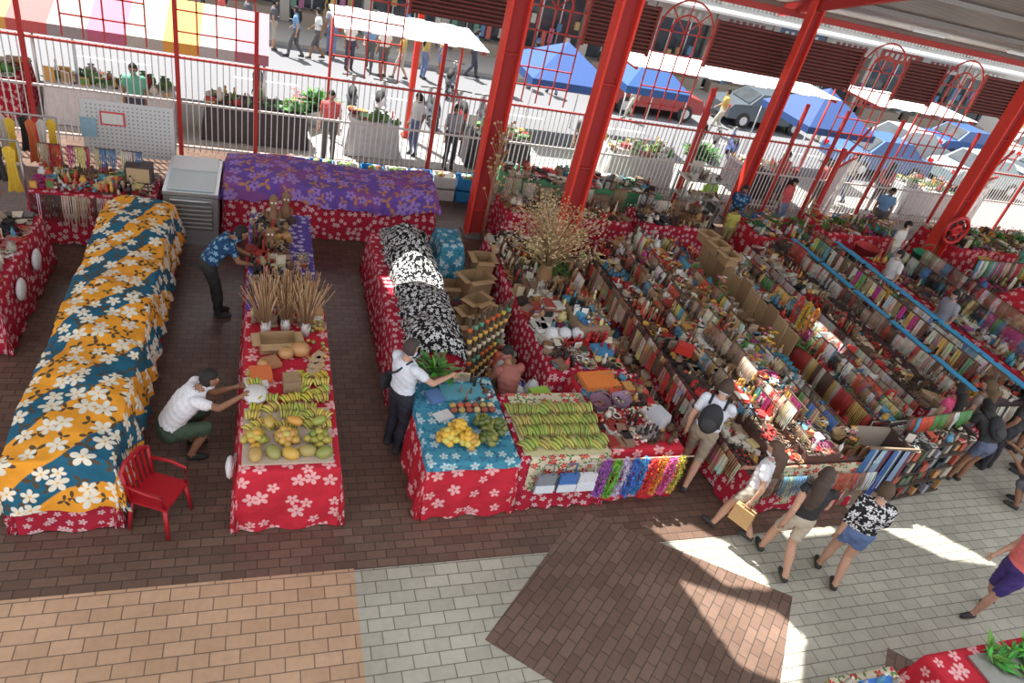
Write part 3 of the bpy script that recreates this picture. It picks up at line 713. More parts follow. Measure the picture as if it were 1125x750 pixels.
necklace_x(b,5.12,6.25,8.3,.75,.4,PALW,.045)
for k in range(14): basket(b,U(6.3,8.1),5.6+.42*k,z5(7.2,0)-.02,U(.09,.15),U(.06,.14),random.choice([(.35,.2,.09),(.15,.08,.04),(.5,.35,.18),(.3,.04,.03)]))
for k in range(12): b.box(U(6.3,8.2),U(5.4,11.2),1.02,U(.15,.3),U(.12,.22),U(.08,.16),random.choice([(.6,.58,.54),(.5,.04,.03),(.36,.23,.12),(.1,.1,.1),(.08,.2,.3)]),U(0,3),1)
for i in range(24):
    y=5.5+.25*i
    if R()<.5: flowers(b,U(7.1,8.2),y,z5(7.3,0)-.05,.1,6,[(.7,.1,.05),(.75,.4,.05),(.75,.75,.7),(.6,.1,.3)],.2)
    if R()<.5: leafy(b,U(7.0,8.2),y,.95,.1,(.08,.22,.04),14,.2)
b.box(6.02,9.0,.1,.3,4.5,.03,(.25,.15,.1)); b.box(6.02,9.0,.05,.26,4.4,.09,(.15,.09,.06)); clutter(b,5.88,6.15,6.9,11.2,.12,.12,PALD+PAL,1.4)
b.obj('souvenir_stall')
b=B()
for k in range(11): b.box(8.52,7.9+.3*k,.62,.03,.3,1.22+.1*(k%3),[(.36,.24,.12),(.42,.29,.16),(.28,.17,.09)][k%3],0,0,1,U(-.06,.06))
for k in range(3): carton(b,8.52,10.2+.42*k,1.25,.24,.34,.22,.1*k)
b.obj('cardboard_partition')
b=tb([F_RED])
def zj(x,y): return 1.0 if x<9.15 else(.88 if x<9.55 else .72)
for x0,x1,z in ((8.75,9.15,1.0),(9.15,9.55,.88),(9.55,9.95,.72)):
    b.box((x0+x1)/2,8.45,z/2,x1-x0,5.2,z-.02,(.2,.04,.04),0,0)
b.drape(8.75,9.95,5.95,11.05,.7,.68,3,.14,.02,.03,0,'RF')
clutter(b,8.75,9.95,5.9,11.0,zj,.09,PALW+PAL,1.1)
necklace_y(b,8.7,5.95,7.9,1.05,.6,[(.6,.4,.12),(.6,.56,.5),(.5,.05,.04),(.12,.07,.05)],-1,.035)
for k in range(13): clothhang(b,8.66,6.0+.15*k,.62,.15,.5,random.choice(FABC))
necklace_y(b,9.99,6.0,11.0,.78,.45,[(.55,.05,.04),(.66,.62,.56),(.6,.4,.1),(.1,.06,.04)],1,.04); necklace_x(b,5.9,8.75,9.95,1.0,.7,[(.6,.06,.04),(.62,.57,.47),(.6,.38,.1)],.04)
for k in range(11): rack(b,9.2,6.1+.44*k,.88,.38,U(.25,.42),PAL); rack(b,9.6,6.2+.44*k,.74,.36,.35,PALW)
for k in range(10): rack(b,8.85,6.1+.2*k,1.0,.2,U(.2,.4),PAL)
for k in range(12):
    b.box(9.3+.5*R(),6.1+.4*k,zj(9.5,0)+.12,.16,.03,.2,random.choice([(.62,.62,.6),(.6,.05,.05),(.65,.38,.1),(.55,.5,.44)]),U(-1,1))
for y,c in ((8.0,(.8,.3,.03)),(8.2,(.75,.5,.05)),(8.4,(.7,.08,.05))): lei(b,8.85,y,1.65,.5,.04,c)
b.box(8.85,8.2,1.4,.02,.7,.02,(.2,.1,.05)); b.box(8.9,8.2,1.2,.03,.03,.8,(.2,.1,.05))
flowers(b,8.9,7.0,1.0,.12,16,[(.7,.65,.5),(.7,.38,.1)],.25); leafy(b,8.9,7.6,1.0,.15,(.08,.25,.05),50,.3)
b.obj('jewelry_stall')
b=B()
b.M=Matrix.Translation((9.4,5.4,0))@Matrix.Rotation(.12,4,'Z')
b.box(0,.3,.6,1.5,.04,1.2,(.05,.03,.03)); 
for s in (-.75,0,.75): b.box(s,.1,.6,.04,.5,1.2,(.06,.035,.03))
for z in (.05,.33,.6,.87,1.12):
    b.box(0,.05,z,1.5,.5,.02,(.06,.04,.03))
    if z<1:
        x=-.7
        while x<.7:
            h=U(.1,.22); b.box(x,U(-.14,-.04),z+.015+h/2,U(.03,.1),.14,h,random.choice([(.1,.25,.35),(.4,.08,.05),(.45,.4,.33),(.1,.15,.1),(.5,.26,.1),(.3,.3,.34),(.02,.02,.03),(.05,.05,.06),(.16,.1,.07)]),U(-.25,.25),1); x+=U(.05,.11)
clutter(b,-.72,.72,-.18,.3,1.13,.1,PALW)
for k in range(5): rack(b,-.6+.3*k,.1,1.13,.26,.35,PAL,'x')
b.obj('book_rack')
b=tb([F_VIO])
b.M=Matrix.Translation((8.4,5.35,0))@Matrix.Rotation(-.1,4,'Z')
for k in range(12):
    clothhang(b,-.36+.065*k,-.2+.02*(k%3),1.15,.09,U(.6,.9),[(.08,.2,.42),(.45,.5,.55),(.05,.1,.22),(.3,.42,.55),(.15,.1,.2),(.35,.1,.1)][k%6],'x')
b.box(0,-.2,1.17,.85,.03,.03,(.2,.15,.1))
b.box(0,.2,.6,.8,.05,1.2,(.3,.25,.2)); b.box(0,0,.15,.8,.4,.3,(.2,.15,.1)); b.obj('scarf_display')
# ---------------- ROW 6
def z6(x,y): return .78 if x<11.0 else (.9 if x<11.7 else (1.0 if x<12.3 else .9))
b=tb([F_RED2,F_BLK])
for x0,x1,z in ((10.45,11.0,.78),(11.0,11.7,.9),(11.7,12.3,1.0),(12.3,13.0,.9)):
    b.box((x0+x1)/2,9.2,z/2,x1-x0,5.6,z-.02,(.1,.07,.08),0,0)
b.drape(10.45,13.0,6.4,12.0,.74,.72,3,.14,.02,.03,0,'LF')
clutter(b,10.45,13.0,6.4,11.95,z6,.098,PALW+PALD+PAL[:4],1.1)
necklace_y(b,10.38,6.5,12,.8,.6,[(.6,.56,.5),(.5,.42,.36),(.45,.1,.06),(.6,.56,.53),(.15,.08,.06),(.66,.64,.58)],-1,.038); necklace_x(b,6.33,10.5,12.9,.85,.5,PALW,.04)
for k in range(12): rack(b,11.0,6.7+.44*k,.85,.42,U(.3,.45),[(.58,.54,.48),(.4,.3,.22),(.45,.06,.05),(.1,.07,.05)]); rack(b,12.0,6.7+.44*k,1.0,.42,U(.25,.4),PALW+PAL)
for k in range(8): 
    y=6.9+.6*k
    for q_ in range(4): clothhang(b,11.75,y+.13*q_,1.35,.13,.35,random.choice(FABC))
    b.box(11.75,y+.2,1.36,.02,.55,.02,(.1,.06,.04)); b.box(11.75,y+.2,1.15,.02,.02,.42,(.1,.06,.04))
for xx,zz in ((11.4,1.12),(12.65,1.14),(13.15,.95)):
    for k in range(5): 
        b.box(xx,6.95+1.1*k,zz,.13,1.0,.025,(.05,.33,.6),0,0); b.box(xx,6.95+1.1*k,zz-.14,.03,.03,.28,(.3,.3,.3),0,0)
b.obj('trinket_stall')
b=tb([F_RED])
b.drape(13.6,15.3,6.8,11.8,.84,.8,3,.14,.03,.03); tframe(b,13.6,15.3,6.8,11.8,.82)
clutter(b,13.65,15.2,6.9,11.7,.86,.13,PAL,1.3)
for k in range(10): rack(b,14.0,7.1+.45*k,.86,.4,.5,PAL); rack(b,14.9,7.1+.45*k,.86,.4,.5,PALW)
b.obj('gift_stall')
b=tb([F_RED]); b.drape(15.9,18.8,8.2,11.4,.84,.8,3,.16,.03,.03); tframe(b,15.9,18.8,8.2,11.4,.82)
b.drape(16.0,17.6,8.6,10.0,lambda x,y:1.15+.1*sin(x*5),.3,3,.1,.05,.04); clutter(b,16,18.7,10.1,11.3,.86,.16,PAL,1.4); clutter(b,17.7,18.7,8.3,10,.86,.16,PAL,1.4)
for k in range(12): rack(b,16.1+.2*k,10.8,.86,.3,.6,PAL,'x')
b.obj('gift_stall')
b=B(); 
for (x,y,c) in ((15.75,12.0,(.02,.22,.1)),(17.9,11.85,(.5,.3,.1)),(14.0,12.15,(.5,.05,.05))): basket(b,x,y,0,.3,.95,c)
b.obj('woven_basket')
# ---------------- back stalls
def backstall(name,x0,x1,y0,y1,cl,pal,green=False,sc=1.3,pitch=.15,dens=5,racks=0):
    b=tb([cl]); tframe(b,x0,x1,y0,y1,.84); b.drape(x0,x1,y0,y1,.86,.85,3,.13,.03,.03)
    clutter(b,x0+.03,x1-.03,y0+.03,y1-.03,.87,pitch,pal,sc)
    for k in range(racks): rack(b,x0+.2+(x1-x0-.4)*k/max(1,racks-1),(y0+y1)/2+.1,.87,.35,U(.3,.55),pal,'x')
    if green:
        n=int((x1-x0)*(y1-y0)*dens)
        for i in range(n):
            if R()<.6: leafy(b,U(x0+.1,x1-.1),U(y0+.1,y1-.1),.88,.12,(.1,.26,.05),22,.28)
            else: flowers(b,U(x0+.1,x1-.1),U(y0+.1,y1-.1),.88,.12,9,[(.7,.1,.1),(.7,.25,.4),(.8,.5,.1),(.5,.2,.5),(.8,.8,.75)],.3)
    return b.obj(name)
backstall('craft_stall',4.7,7.6,12.5,13.4,F_RED2,PALD,sc=1.2,pitch=.11,racks=7)
backstall('produce_stall',5.2,9.2,14.2,15.2,F_GRN,PALW,False)
backstall('craft_stall',7.9,9.6,12.5,13.4,F_RED2,PALD,sc=1.2,pitch=.11,racks=4)
backstall('flower_stall',10.9,12.9,12.3,13.4,F_RED,PAL,True)
backstall('flower_stall',13.4,16.0,12.9,14.0,F_RED,PAL,True)
backstall('flower_stall',17.6,21.5,12.6,14.0,F_RED,PAL,True)
backstall('flower_stall',19.6,23.5,9.8,11.6,F_RED,PAL,True)
backstall('craft_stall',22.5,27,13.2,14.2,F_RED,PAL,False,1.6,.2)
for x0,x1,y1,g,cl in ((-8,-4.9,18.2,True,F_RED2),(-4.4,-2.0,17.8,True,F_WHT),(-1.3,.9,17.8,True,F_DRK),(1.9,3.1,17.9,False,F_WHT),(5.0,6.6,17.8,True,F_DRK),(9.0,11,18.0,True,F_WHT),(13.5,15.4,18,False,F_DRK),(20,22,18.2,True,F_WHT)):
    backstall('vegetable_stall',x0,x1,16.95,y1,cl,[(.7,.7,.68),(.1,.3,.08),(.4,.05,.05),(.6,.35,.1),(.6,.56,.46),(.12,.25,.08)],g,1.7,.2,3)
b=B()
for i in range(9):
    x=.6+.55*i; c=[(.72,.73,.73),(.04,.2,.5),(.68,.68,.66),(.03,.25,.55)][i%4]
    for z in (0,.3):
        for sy in (-.18,.18): b.box(x,14.9+sy,z+.14,.48,.02,.26,c)
        for sx in (-.24,.24): b.box(x+sx,14.9,z+.14,.02,.36,.26,c)
        b.box(x,14.9,z+.02,.46,.34,.02,c)
    for _ in range(9): b.blob((x+U(-.17,.17),14.9+U(-.12,.12),.56),(.06,.06,.05),random.choice([(.2,.4,.1),(.6,.6,.5),(.5,.2,.1)]),7,5)
b.obj('plastic_crate')
b=B()
for (x,y) in ((-.1,14.5),(.2,14.6),(-.5,14.6)): leafy(b,x,y,.0,.2,(.1,.26,.06),80,.7)
b.obj('leafy_greens')
b=B()
for x in (9.55,10.65):
    for y in (13.9,14.4): b.box(x,y,.75,.04,.04,1.5,(.5,.52,.52),0,2)
for z in (.2,.6,1.0,1.45): b.box(10.1,14.15,z,1.12,.52,.03,(.5,.5,.48),0,2)
for z in (1.47,1.02,.62): clutter(b,9.6,10.6,13.95,14.35,z,.2,PALD,1.4)
b.obj('metal_shelf')
b=B()
for (x,y) in ((5.62,10.6),(5.6,10.1)):
    b.box(x,y,.42,.32,.32,.04,(.45,.04,.03))
    for sx in (-.13,.13):
        for sy in (-.13,.13): b.box(x+sx,y+sy,.2,.04,.04,.4,(.35,.03,.03))
b.obj('wooden_stool')
b=tb([F_RED]); tframe(b,6.6,8.9,1.1,2.5,.84); b.drape(6.6,8.9,1.1,2.5,.86,.85,3,.1,.04,.03); b.box(7.9,1.9,.88,1.6,1.0,.03,(.4,.4,.37),0,2)
for i in range(12): leafy(b,U(7.3,8.6),U(1.7,2.35),.9,.1,(.1,.35,.05),26,.25)
b.obj('herb_stall')
b=tb([F_YEL]); tframe(b,5.3,6.1,1.5,2.45,.84); b.drape(5.3,6.1,1.5,2.45,.86,.85,3,.1,.04,.03); b.box(5.75,2.2,.89,.4,.3,.04,(.05,.2,.6)); clutter(b,5.35,6.0,1.6,2.4,.87,.16,PALW); b.obj('snack_table')
# ============================================================ OUTSIDE
b=B()
cols=[(.42,.4,.36),(.65,.32,.06),(.42,.41,.41),(.36,.16,.2),(.65,.36,.09),(.5,.1,.1),(.3,.28,.29),(.45,.12,.2)]
x=-8.6
for i in range(12):
    c=cols[i%8]; w=.72
    vs=[(x,17.3,1.98),(x+w,17.3,1.98),(x+w,19.0,2.5),(x,19.0,2.5),(x+w,20.8,2.1),(x,20.8,2.1),(x,17.28,1.75),(x+w,17.28,1.75)]
    b.add(vs,[(0,1,2,3),(3,2,4,5),(6,7,1,0)],c); x+=w
for xx in (-8.5,-4.6,-.05):
    for y in (17.4,20.7): b.tube([(xx,y,-.12 if y>19.4 else 0),(xx,y,2.0)],.03,6,(.6,.6,.6),2)
b.obj('striped_awning')
b=B()
for x0,x1,z in ((1.35,4.75,3.1),(8.4,14.8,3.35),(16.2,20,3.4)):
    n=int((x1-x0)/.35)
    for i in range(n): b.box(x0+(i+.5)*(x1-x0)/n,17.15,z+.02*(i%2),(x1-x0)/n,2.2,.02,(.85,.85,.85))
    for xx in (x0+.1,x1-.1): b.tube([(xx,18.1,0),(xx,18.1,z)],.035,6,(.5,.06,.05)); b.bar((xx,16.1,z-.05),(xx,18.2,z-.05),.06,.06,(.5,.06,.05))
b.obj('white_canopy')
def tent(x,y,s,ze,zp,c):
    b=B(); h=s/2
    vs=[(x-h,y-h,ze),(x+h,y-h,ze),(x+h,y+h,ze),(x-h,y+h,ze),(x,y,zp)]+[(x-h,y-h,ze-.22),(x+h,y-h,ze-.22),(x+h,y+h,ze-.22),(x-h,y+h,ze-.22)]
    b.add(vs,[(0,1,4),(1,2,4),(2,3,4),(3,0,4),(5,6,1,0),(6,7,2,1),(7,8,3,2),(8,5,0,3)],c)
    for sx in (-1,1):
        for sy in (-1,1): 
            yy=y+sy*(h-.05); b.tube([(x+sx*(h-.05),yy,0 if yy<19.4 else -.12),(x+sx*(h-.05),yy,ze)],.025,6,(.7,.7,.7),2)
    b.obj('canopy_tent')
tent(8.4,20.5,2.7,1.95,2.8,(.02,.07,.24)); tent(11.6,21.2,2.3,1.95,2.8,(.02,.08,.26)); tent(17.9,20.1,2.8,1.9,2.9,(.02,.06,.2))
GL=simple('shop_glass_dark',(.06,.07,.08),.1,0,3,.5,.02)
b=B([VC,VG,VM,GL])
b.box(10,30.6,4.0,60,.3,8.0,(.42,.4,.38))
PA=[(.5,.48,.45),(.15,.2,.3),(.6,.58,.54),(.4,.1,.08),(.55,.53,.5),(.5,.46,.4)]
for i in range(18):
    x0=-18+3.1*i
    b.box(x0+1.55,30.4,1.4,2.6,.1,2.7,(1,1,1),0,3)
    b.box(x0+1.55,30.34,.45,2.6,.06,.12,(.5,.5,.5),0,2); b.box(x0+1.0,30.34,1.4,.06,.06,2.7,(.6,.6,.6),0,2); b.box(x0+1.9,30.34,1.4,.06,.06,2.7,(.6,.6,.6),0,2)
    b.box(x0,30.2,2.0,.35,.4,4.0,(.5,.48,.44)); b.box(x0+1.55,30.2,3.05,2.7,.25,.6,PA[i%6],0)
    for k in range(6): b.box(x0+.6+.35*k,30.05,3.05,.18,.04,.26,(.3,.1,.1) if i%6 in (0,2,4) else (.7,.7,.65))
    for k in range(9): b.box(x0+.3+.3*k,U(29.5,30.1),U(.5,2.0),.2,.12,U(.3,.7),random.choice([(.5,.12,.1),(.55,.52,.47),(.1,.2,.35),(.4,.3,.12),(.12,.25,.18),(.4,.16,.28),(.05,.05,.06),(.1,.08,.07)]))
    b.box(x0+1.55,29.75,.25,2.4,.5,.5,(.3,.25,.2))
    b.box(x0+1.55,29.1,3.6,3.1,2.7,.1,(.55,.55,.53))
    for k in (0.8,2.2):
        b.box(x0+k,30.4,5.4,.9,.1,1.6,(.12,.25,.18) if i%2 else (.35,.4,.42)); 
        for j in range(8): b.box(x0+k,30.32,4.7+.2*j,.85,.04,.06,(.22,.4,.3) if i%2 else (.5,.52,.55))
    for j in range(14): b.box(x0+.1+.22*j,29.4,4.2,.03,.03,.9,(.6,.6,.58))
    b.box(x0+1.55,29.4,4.65,3.1,.05,.06,(.6,.6,.58))
b.obj('shop_building')
b=B([VC,VG,VM,GL])
for (x0,x1,y,h,c) in ((41,52,34,11,(.6,.48,.22)),(53,66,32,10,(.55,.55,.53)),(66,78,14,12,(.5,.52,.55))):
    b.box((x0+x1)/2,y+3,h/2,x1-x0,6,h,c)
    n=int((x1-x0)/2)
    for i in range(n):
        for z in (1.5,4.6,7.6):
            b.box(x0+1+2*i,y-.03,z,1.2,.1,1.7,(1,1,1),0,3); b.box(x0+1+2*i,y-.1,z-.9,1.5,.2,.08,(.65,.63,.6)); b.box(x0+1+2*i,y-.1,z+.9,1.5,.2,.1,(.15,.35,.2) if i%2 else (.6,.25,.1))
b.obj('town_building')
def car(x,y,rz,c,L=4.2):
    b=B([VC,VG,VM,GL]); b.M=Matrix.Translation((x,y,-.118))@Matrix.Rotation(rz,4,'Z')
    prof=[(-2.1,.35),(-2.1,.75),(-1.95,.92),(-1.2,.98),(-.65,1.42),(.75,1.45),(1.4,.98),(2.0,.88),(2.12,.6),(2.1,.35)]
    k=L/4.2; prof=[(p*k,z) for p,z in prof]
    for a,w in ((0,.82),):
        vs=[(px,s*(w-(.14 if pz>1.2 else 0)),pz) for s in (-1,1) for px,pz in prof]; n=len(prof)
        fs=[tuple(range(n)),tuple(range(n,2*n))[::-1]]+[(i,i+n,(i+1)%n+n,(i+1)%n) for i in range(n)]
        b.add(vs,fs,c,1)
    for s in (-1,1):
        b.add([(-1.05*k,s*.8,1.0),(1.25*k,s*.8,1.0),(.7*k,s*.7,1.38),(-.62*k,s*.7,1.36)],[(0,1,2,3)],(1,1,1),3)
        for wx in (-1.3*k,1.35*k):
            b.tube([(wx,s*.66,.32),(wx,s*.86,.32)],.32,14,(.03,.03,.03),0,False); b.tube([(wx,s*.85,.32),(wx,s*.875,.32)],.18,10,(.6,.6,.62),2,False)
        b.box(2.08*k,s*.6,.7,.08,.25,.14,(.9,.9,.85),0,1); b.box(-2.08*k,s*.62,.78,.06,.22,.14,(.7,.02,.02),0,1)
    b.add([(1.36*k,-.7,1.02),(1.36*k,.7,1.02),(.8*k,.6,1.44),(.8*k,-.6,1.44)],[(0,1,2,3)],(1,1,1),3)
    b.add([(-1.22*k,-.7,1.01),(-1.22*k,.7,1.01),(-.7*k,.6,1.42),(-.7*k,-.6,1.42)],[(0,1,2,3)],(1,1,1),3)
    b.obj('car')
for (x,y,r,c) in ((25.7,23.4,.05,(.35,.37,.4)),(31,25.2,.05,(.04,.1,.28)),(27.5,20.9,.05,(.3,.4,.42)),(33,22,.05,(.06,.08,.1)),(36.5,25.3,.0,(.4,.42,.42)),(38.5,21.5,.0,(.1,.2,.4)),(22.5,21.3,0,(.05,.12,.3)),(-7,25.2,0,(.22,.24,.27)),(14.2,25.3,0,(.3,.05,.05)),(19.8,25.6,0,(.08,.1,.12))): car(x,y,r,c)
def scooter(x,y,rz,c):
    b=B(); b.M=Matrix.Translation((x,y,-.118))@Matrix.Rotation(rz,4,'Z')
    for wx in (-.6,.62):
        b.tube([(wx+.2*cos(a*.52),0,.26+.2*sin(a*.52)) for a in range(12)],.06,7,(.03,.03,.03),0,closed=True); b.tube([(wx,-.05,.26),(wx,.05,.26)],.1,8,(.5,.5,.5),2)
    b.tube([(-.75,0,.5),(-.4,0,.62),(.0,0,.6)],[.08,.17,.12],8,c,1); b.tube([(-.65,0,.72),(-.3,0,.78),(.02,0,.74)],[.08,.13,.09],8,(.02,.02,.02))
    b.box(.12,0,.3,.5,.28,.06,c,0,1); b.tube([(.62,0,.3),(.45,0,.95)],[.05,.04],7,(.3,.3,.3),2); b.bar((.45,0,.35),(.4,0,.85),.34,.04,c,1)
    b.tube([(.38,-.32,.98),(.44,0,.98),(.38,.32,.98)],.02,6,(.05,.05,.05)); b.blob((.5,0,.92),(.08,.09,.08),(.8,.8,.75),8,5,1); b.tube([(.6,0,.5),(.85,0,.3)],.07,6,c,1)
    b.obj('scooter')
for s in ((3.1,20.3,1.3,(.5,.5,.52)),(4.6,20.3,1.6,(.06,.07,.09)),(5.5,20.4,1.5,(.3,.03,.03)),(6.2,20.3,1.5,(.05,.05,.06)),(5.9,23.8,1.2,(.1,.1,.12)),(14.6,20.6,1,(.5,.5,.5)),(15.5,20.8,1.1,(.05,.1,.3)),(2.3,20.4,1.45,(.08,.08,.1))): scooter(*s)
b=B()
for (x,y) in ((1.2,18.85),(13.0,18.8)):
    b.lathe(x,y,0,[(.2,0),(.26,.4),(.28,.42),(.2,.4)],12,(.6,.6,.58)); leafy(b,x,y,.4,.2,(.1,.28,.08),140,.75)
b.obj('potted_shrub')
# ============================================================ PEOPLE
DEF=dict(pel=(0,0,.95),wai=(0,0,1.1),che=(0,.0,1.3),neck=(0,-.01,1.47),head=(0,.03,1.635),
 shL=(-.17,-.01,1.42),elL=(-.23,-.03,1.13),wrL=(-.23,.07,.89),shR=(.17,-.01,1.42),elR=(.23,-.03,1.13),wrR=(.23,.07,.89),
 hiL=(-.09,0,.92),knL=(-.1,.03,.5),anL=(-.1,-.03,.09),hiR=(.09,0,.92),knR=(.1,.03,.5),anR=(.1,-.03,.09))
WALK=dict(knL=(-.09,.17,.53),anL=(-.09,.24,.1),knR=(.09,.02,.5),anR=(.09,-.24,.14),elL=(-.23,-.12,1.14),wrL=(-.22,-.08,.9),elR=(.23,.05,1.14),wrR=(.21,.24,1.0))
BEND=dict(pel=(0,-.15,.93),wai=(0,-.08,1.07),che=(0,.06,1.23),neck=(0,.2,1.35),head=(0,.32,1.44),shL=(-.17,.15,1.31),shR=(.17,.15,1.31),elL=(-.22,.25,1.07),elR=(.22,.25,1.07),wrL=(-.16,.47,.97),wrR=(.14,.47,.97),hiL=(-.09,-.14,.9),hiR=(.09,-.14,.9),knL=(-.1,-.06,.5),knR=(.1,-.03,.5))
CROUCH=dict(pel=(0,-.28,.42),wai=(0,-.22,.57),che=(0,-.08,.78),neck=(0,.06,.96),head=(0,.16,1.1),shL=(-.18,.02,.92),shR=(.18,.02,.92),elL=(-.2,.2,.72),elR=(.2,.25,.82),wrL=(-.12,.42,.85),wrR=(.12,.5,.92),hiL=(-.1,-.26,.4),hiR=(.1,-.26,.4),knL=(-.16,.12,.52),knR=(.16,.12,.52),anL=(-.13,-.06,.09),anR=(.13,-.06,.09))
SIT=dict(pel=(0,-.1,.5),wai=(0,-.1,.66),che=(0,-.06,.87),neck=(0,-.02,1.05),head=(0,.05,1.21),shL=(-.17,-.03,1.0),shR=(.17,-.03,1.0),elL=(-.22,.08,.76),elR=(.22,.08,.76),wrL=(-.12,.3,.72),wrR=(.12,.3,.72),hiL=(-.09,-.08,.48),hiR=(.09,-.08,.48),knL=(-.13,.33,.48),knR=(.13,.33,.48),anL=(-.12,.3,.09),anR=(.12,.3,.09))
SK=(.28,.14,.08); SKL=(.5,.29,.2)
def person(name,x,y,deg,pose=None,h=1.75,skin=SK,hair=(.012,.01,.01),top=(.8,.8,.8),bot=(.03,.03,.05),shoe=(.04,.04,.04),sleeve=.6,leg=1.0,fat=1.0,long_hair=False,bag=None,topmat=None,z=0,vox=.02,look=None,seatcol=None,over={}):
    J=dict(DEF); 
    if pose: J.update(pose)
    J.update(over); J={k:Vector(v) for k,v in J.items()}
    g=B()
    rt=(J['shR']-J['shL']).normalized()
    def ell(p,q_up,rx,ry,n=12):
        up=q_up.normalized(); f=up.cross(rt).normalized(); r=f.cross(up)
        return [tuple(p+r*(rx*fat*cos(2*pi*k/n))+f*(ry*fat*sin(2*pi*k/n))) for k in range(n)]
    sp=[J['pel']-(J['wai']-J['pel'])*.55,J['pel'],J['wai'],J['che'],J['che'].lerp(J['neck'],.55),J['che'].lerp(J['neck'],.85),J['neck']]
    rr=[(.12,.09),(.165,.118),(.14,.102),(.168,.118),(.175,.1),(.12,.075),(.06,.06)]
    vs=[];n=12
    for i,(p,(a,c)) in enumerate(zip(sp,rr)):
        vs+=ell(p,sp[min(i+1,6)]-sp[max(i-1,0)],a,c)
    fs=[(i*n+k,i*n+(k+1)%n,(i+1)*n+(k+1)%n,(i+1)*n+k) for i in range(6) for k in range(n)]+[tuple(range(n))[::-1],tuple(6*n+k for k in range(n))]
    g.add(vs,fs,(1,1,1))
    segs=[]
    def limb(a,c,ra,rc,lab,bulge=0):
        a=Vector(a);c=Vector(c); g.blob(a,(ra,)*3,(1,1,1),10,7); g.blob(c,(rc,)*3,(1,1,1),10,7)
        m=a.lerp(c,.35); g.tube([a,m,c],[ra,(ra*.65+rc*.35)+bulge,rc],10,(1,1,1)); segs.append((a,c,(ra+rc)/2,lab))
    segs.append((J['pel'],J['wai'],.14,'hip')); segs.append((J['wai'],J['neck'],.14,'chest')); segs.append((sp[0],J['pel'],.14,'hip'))
    for s in 'LR':
        limb(J['sh'+s],J['el'+s],.056,.043,'ua'); limb(J['el'+s],J['wr'+s],.041,.029,'fa',.004)
        d=(J['wr'+s]-J['el'+s]).normalized(); pc=J['wr'+s]+d*.05
        g.tube([J['wr'+s],pc,J['wr'+s]+d*.09],[.028,.038,.03],8,(1,1,1)); segs.append((J['wr'+s],J['wr'+s]+d*.1,.035,'hand'))
        limb(J['hi'+s],J['kn'+s],.088*fat,.06,'th'); limb(J['kn'+s],J['an'+s],.057,.04,'ca',.012)
        a=J['an'+s]
        g.tube([a+Vector((0,-.05,-.045)),a+Vector((0,.05,-.04)),a+Vector((0,.15,-.055)),a+Vector((0,.19,-.06))],[.042,.045,.035,.022],9,(1,1,1)); segs.append((a+Vector((0,-.05,-.045)),a+Vector((0,.19,-.06)),.045,'foot'))
    ld=Vector(look).normalized() if look else Vector((0,1,-.15)).normalized()
    hr=ld.cross(Vector((0,0,1))).normalized(); hu=hr.cross(ld).normalized(); HM=Matrix((hr,ld,hu)).transposed()
    hc=J['head']
    limb(J['neck'],hc-hu*.05,.056,.055,'neck')
    g.blob(hc,(.077,.096,.118),(1,1,1),14,10,0,HM); g.blob(hc+ld*.02-hu*.055,(.058,.075,.06),(1,1,1),10,7,0,HM)
    g.blob(hc+ld*.1-hu*.012,(.015,.022,.024),(1,1,1),6,5,0,HM)
    for s in (-1,1): g.blob(hc+hr*(.078*s)-hu*.01,(.014,.024,.034),(1,1,1),6,5,0,HM)
    segs.append((hc-hu*.02,hc+hu*.02,.09,'head'))
    if long_hair:
        g.tube([hc-ld*.05+hu*.06,hc-ld*.1-hu*.04,J['neck']-ld*.08-hu*.08,J['neck']-ld*.1-hu*.22],[.07,.08,.075,.03],10,(1,1,1)); segs.append((hc-ld*.1,J['neck']-ld*.11-hu*.22,.09,'hair'))
    me=bpy.data.meshes.new('t'); me.from_pydata(g.v,[],g.f); o=bpy.data.objects.new('t',me); scene.collection.objects.link(o)
    m=o.modifiers.new('r','REMESH'); m.mode='VOXEL'; m.voxel_size=vox
    m=o.modifiers.new('s','SMOOTH'); m.factor=.5; m.iterations=3
    dg=bpy.context.evaluated_depsgraph_get(); ev=o.evaluated_get(dg); em=ev.to_mesh()
    nv=len(em.vertices); P=np.empty(nv*3); em.vertices.foreach_get('co',P); P=P.reshape(-1,3); NN=np.empty(nv*3); em.vertices.foreach_get('normal',NN); NN=NN.reshape(-1,3)
    F=[tuple(p.vertices) for p in em.polygons]; ev.to_mesh_clear(); bpy.data.objects.remove(o); bpy.data.meshes.remove(me)
    best=np.full(nv,1e9); li=np.zeros(nv,int); lt=np.zeros(nv)
    for i,(a,c,r,lab) in enumerate(segs):
        a=np.array(a);c=np.array(c);d=c-a;t=np.clip(((P-a)@d)/(d@d+1e-9),0,1); ds=np.linalg.norm(P-(a+t[:,None]*d),axis=1)/r
        k=ds<best; best[k]=ds[k];li[k]=i;lt[k]=t[k]
    rel=P-np.array(hc); fy=rel@np.array(ld); fz=rel@np.array(hu)
    reg=np.zeros(nv,int)
    for i,(a,c,r,lab) in enumerate(segs):
        k=li==i
        if lab=='chest': reg[k]=1
        elif lab=='hip': reg[k]=np.where(lt[k]>.45,1,2) if i==0 else 2
        elif lab=='ua': reg[k & (lt<=sleeve)]=1
        elif lab=='fa': reg[k & (lt<=sleeve-1)]=1
        elif lab=='th': reg[k & (lt<=leg)]=2
        elif lab=='ca': reg[k & (lt<=leg-1)]=2
        elif lab=='foot': reg[k]=3
        elif lab=='hair': reg[k]=4
        elif lab=='head': reg[k & ((fz>.045)|((fy<.0)&(fz>-.07)))]=4
    reg[(reg==1)&(np.linalg.norm(P-np.array(J['neck'])-np.array((0,0,.03)),axis=1)<.075)]=0
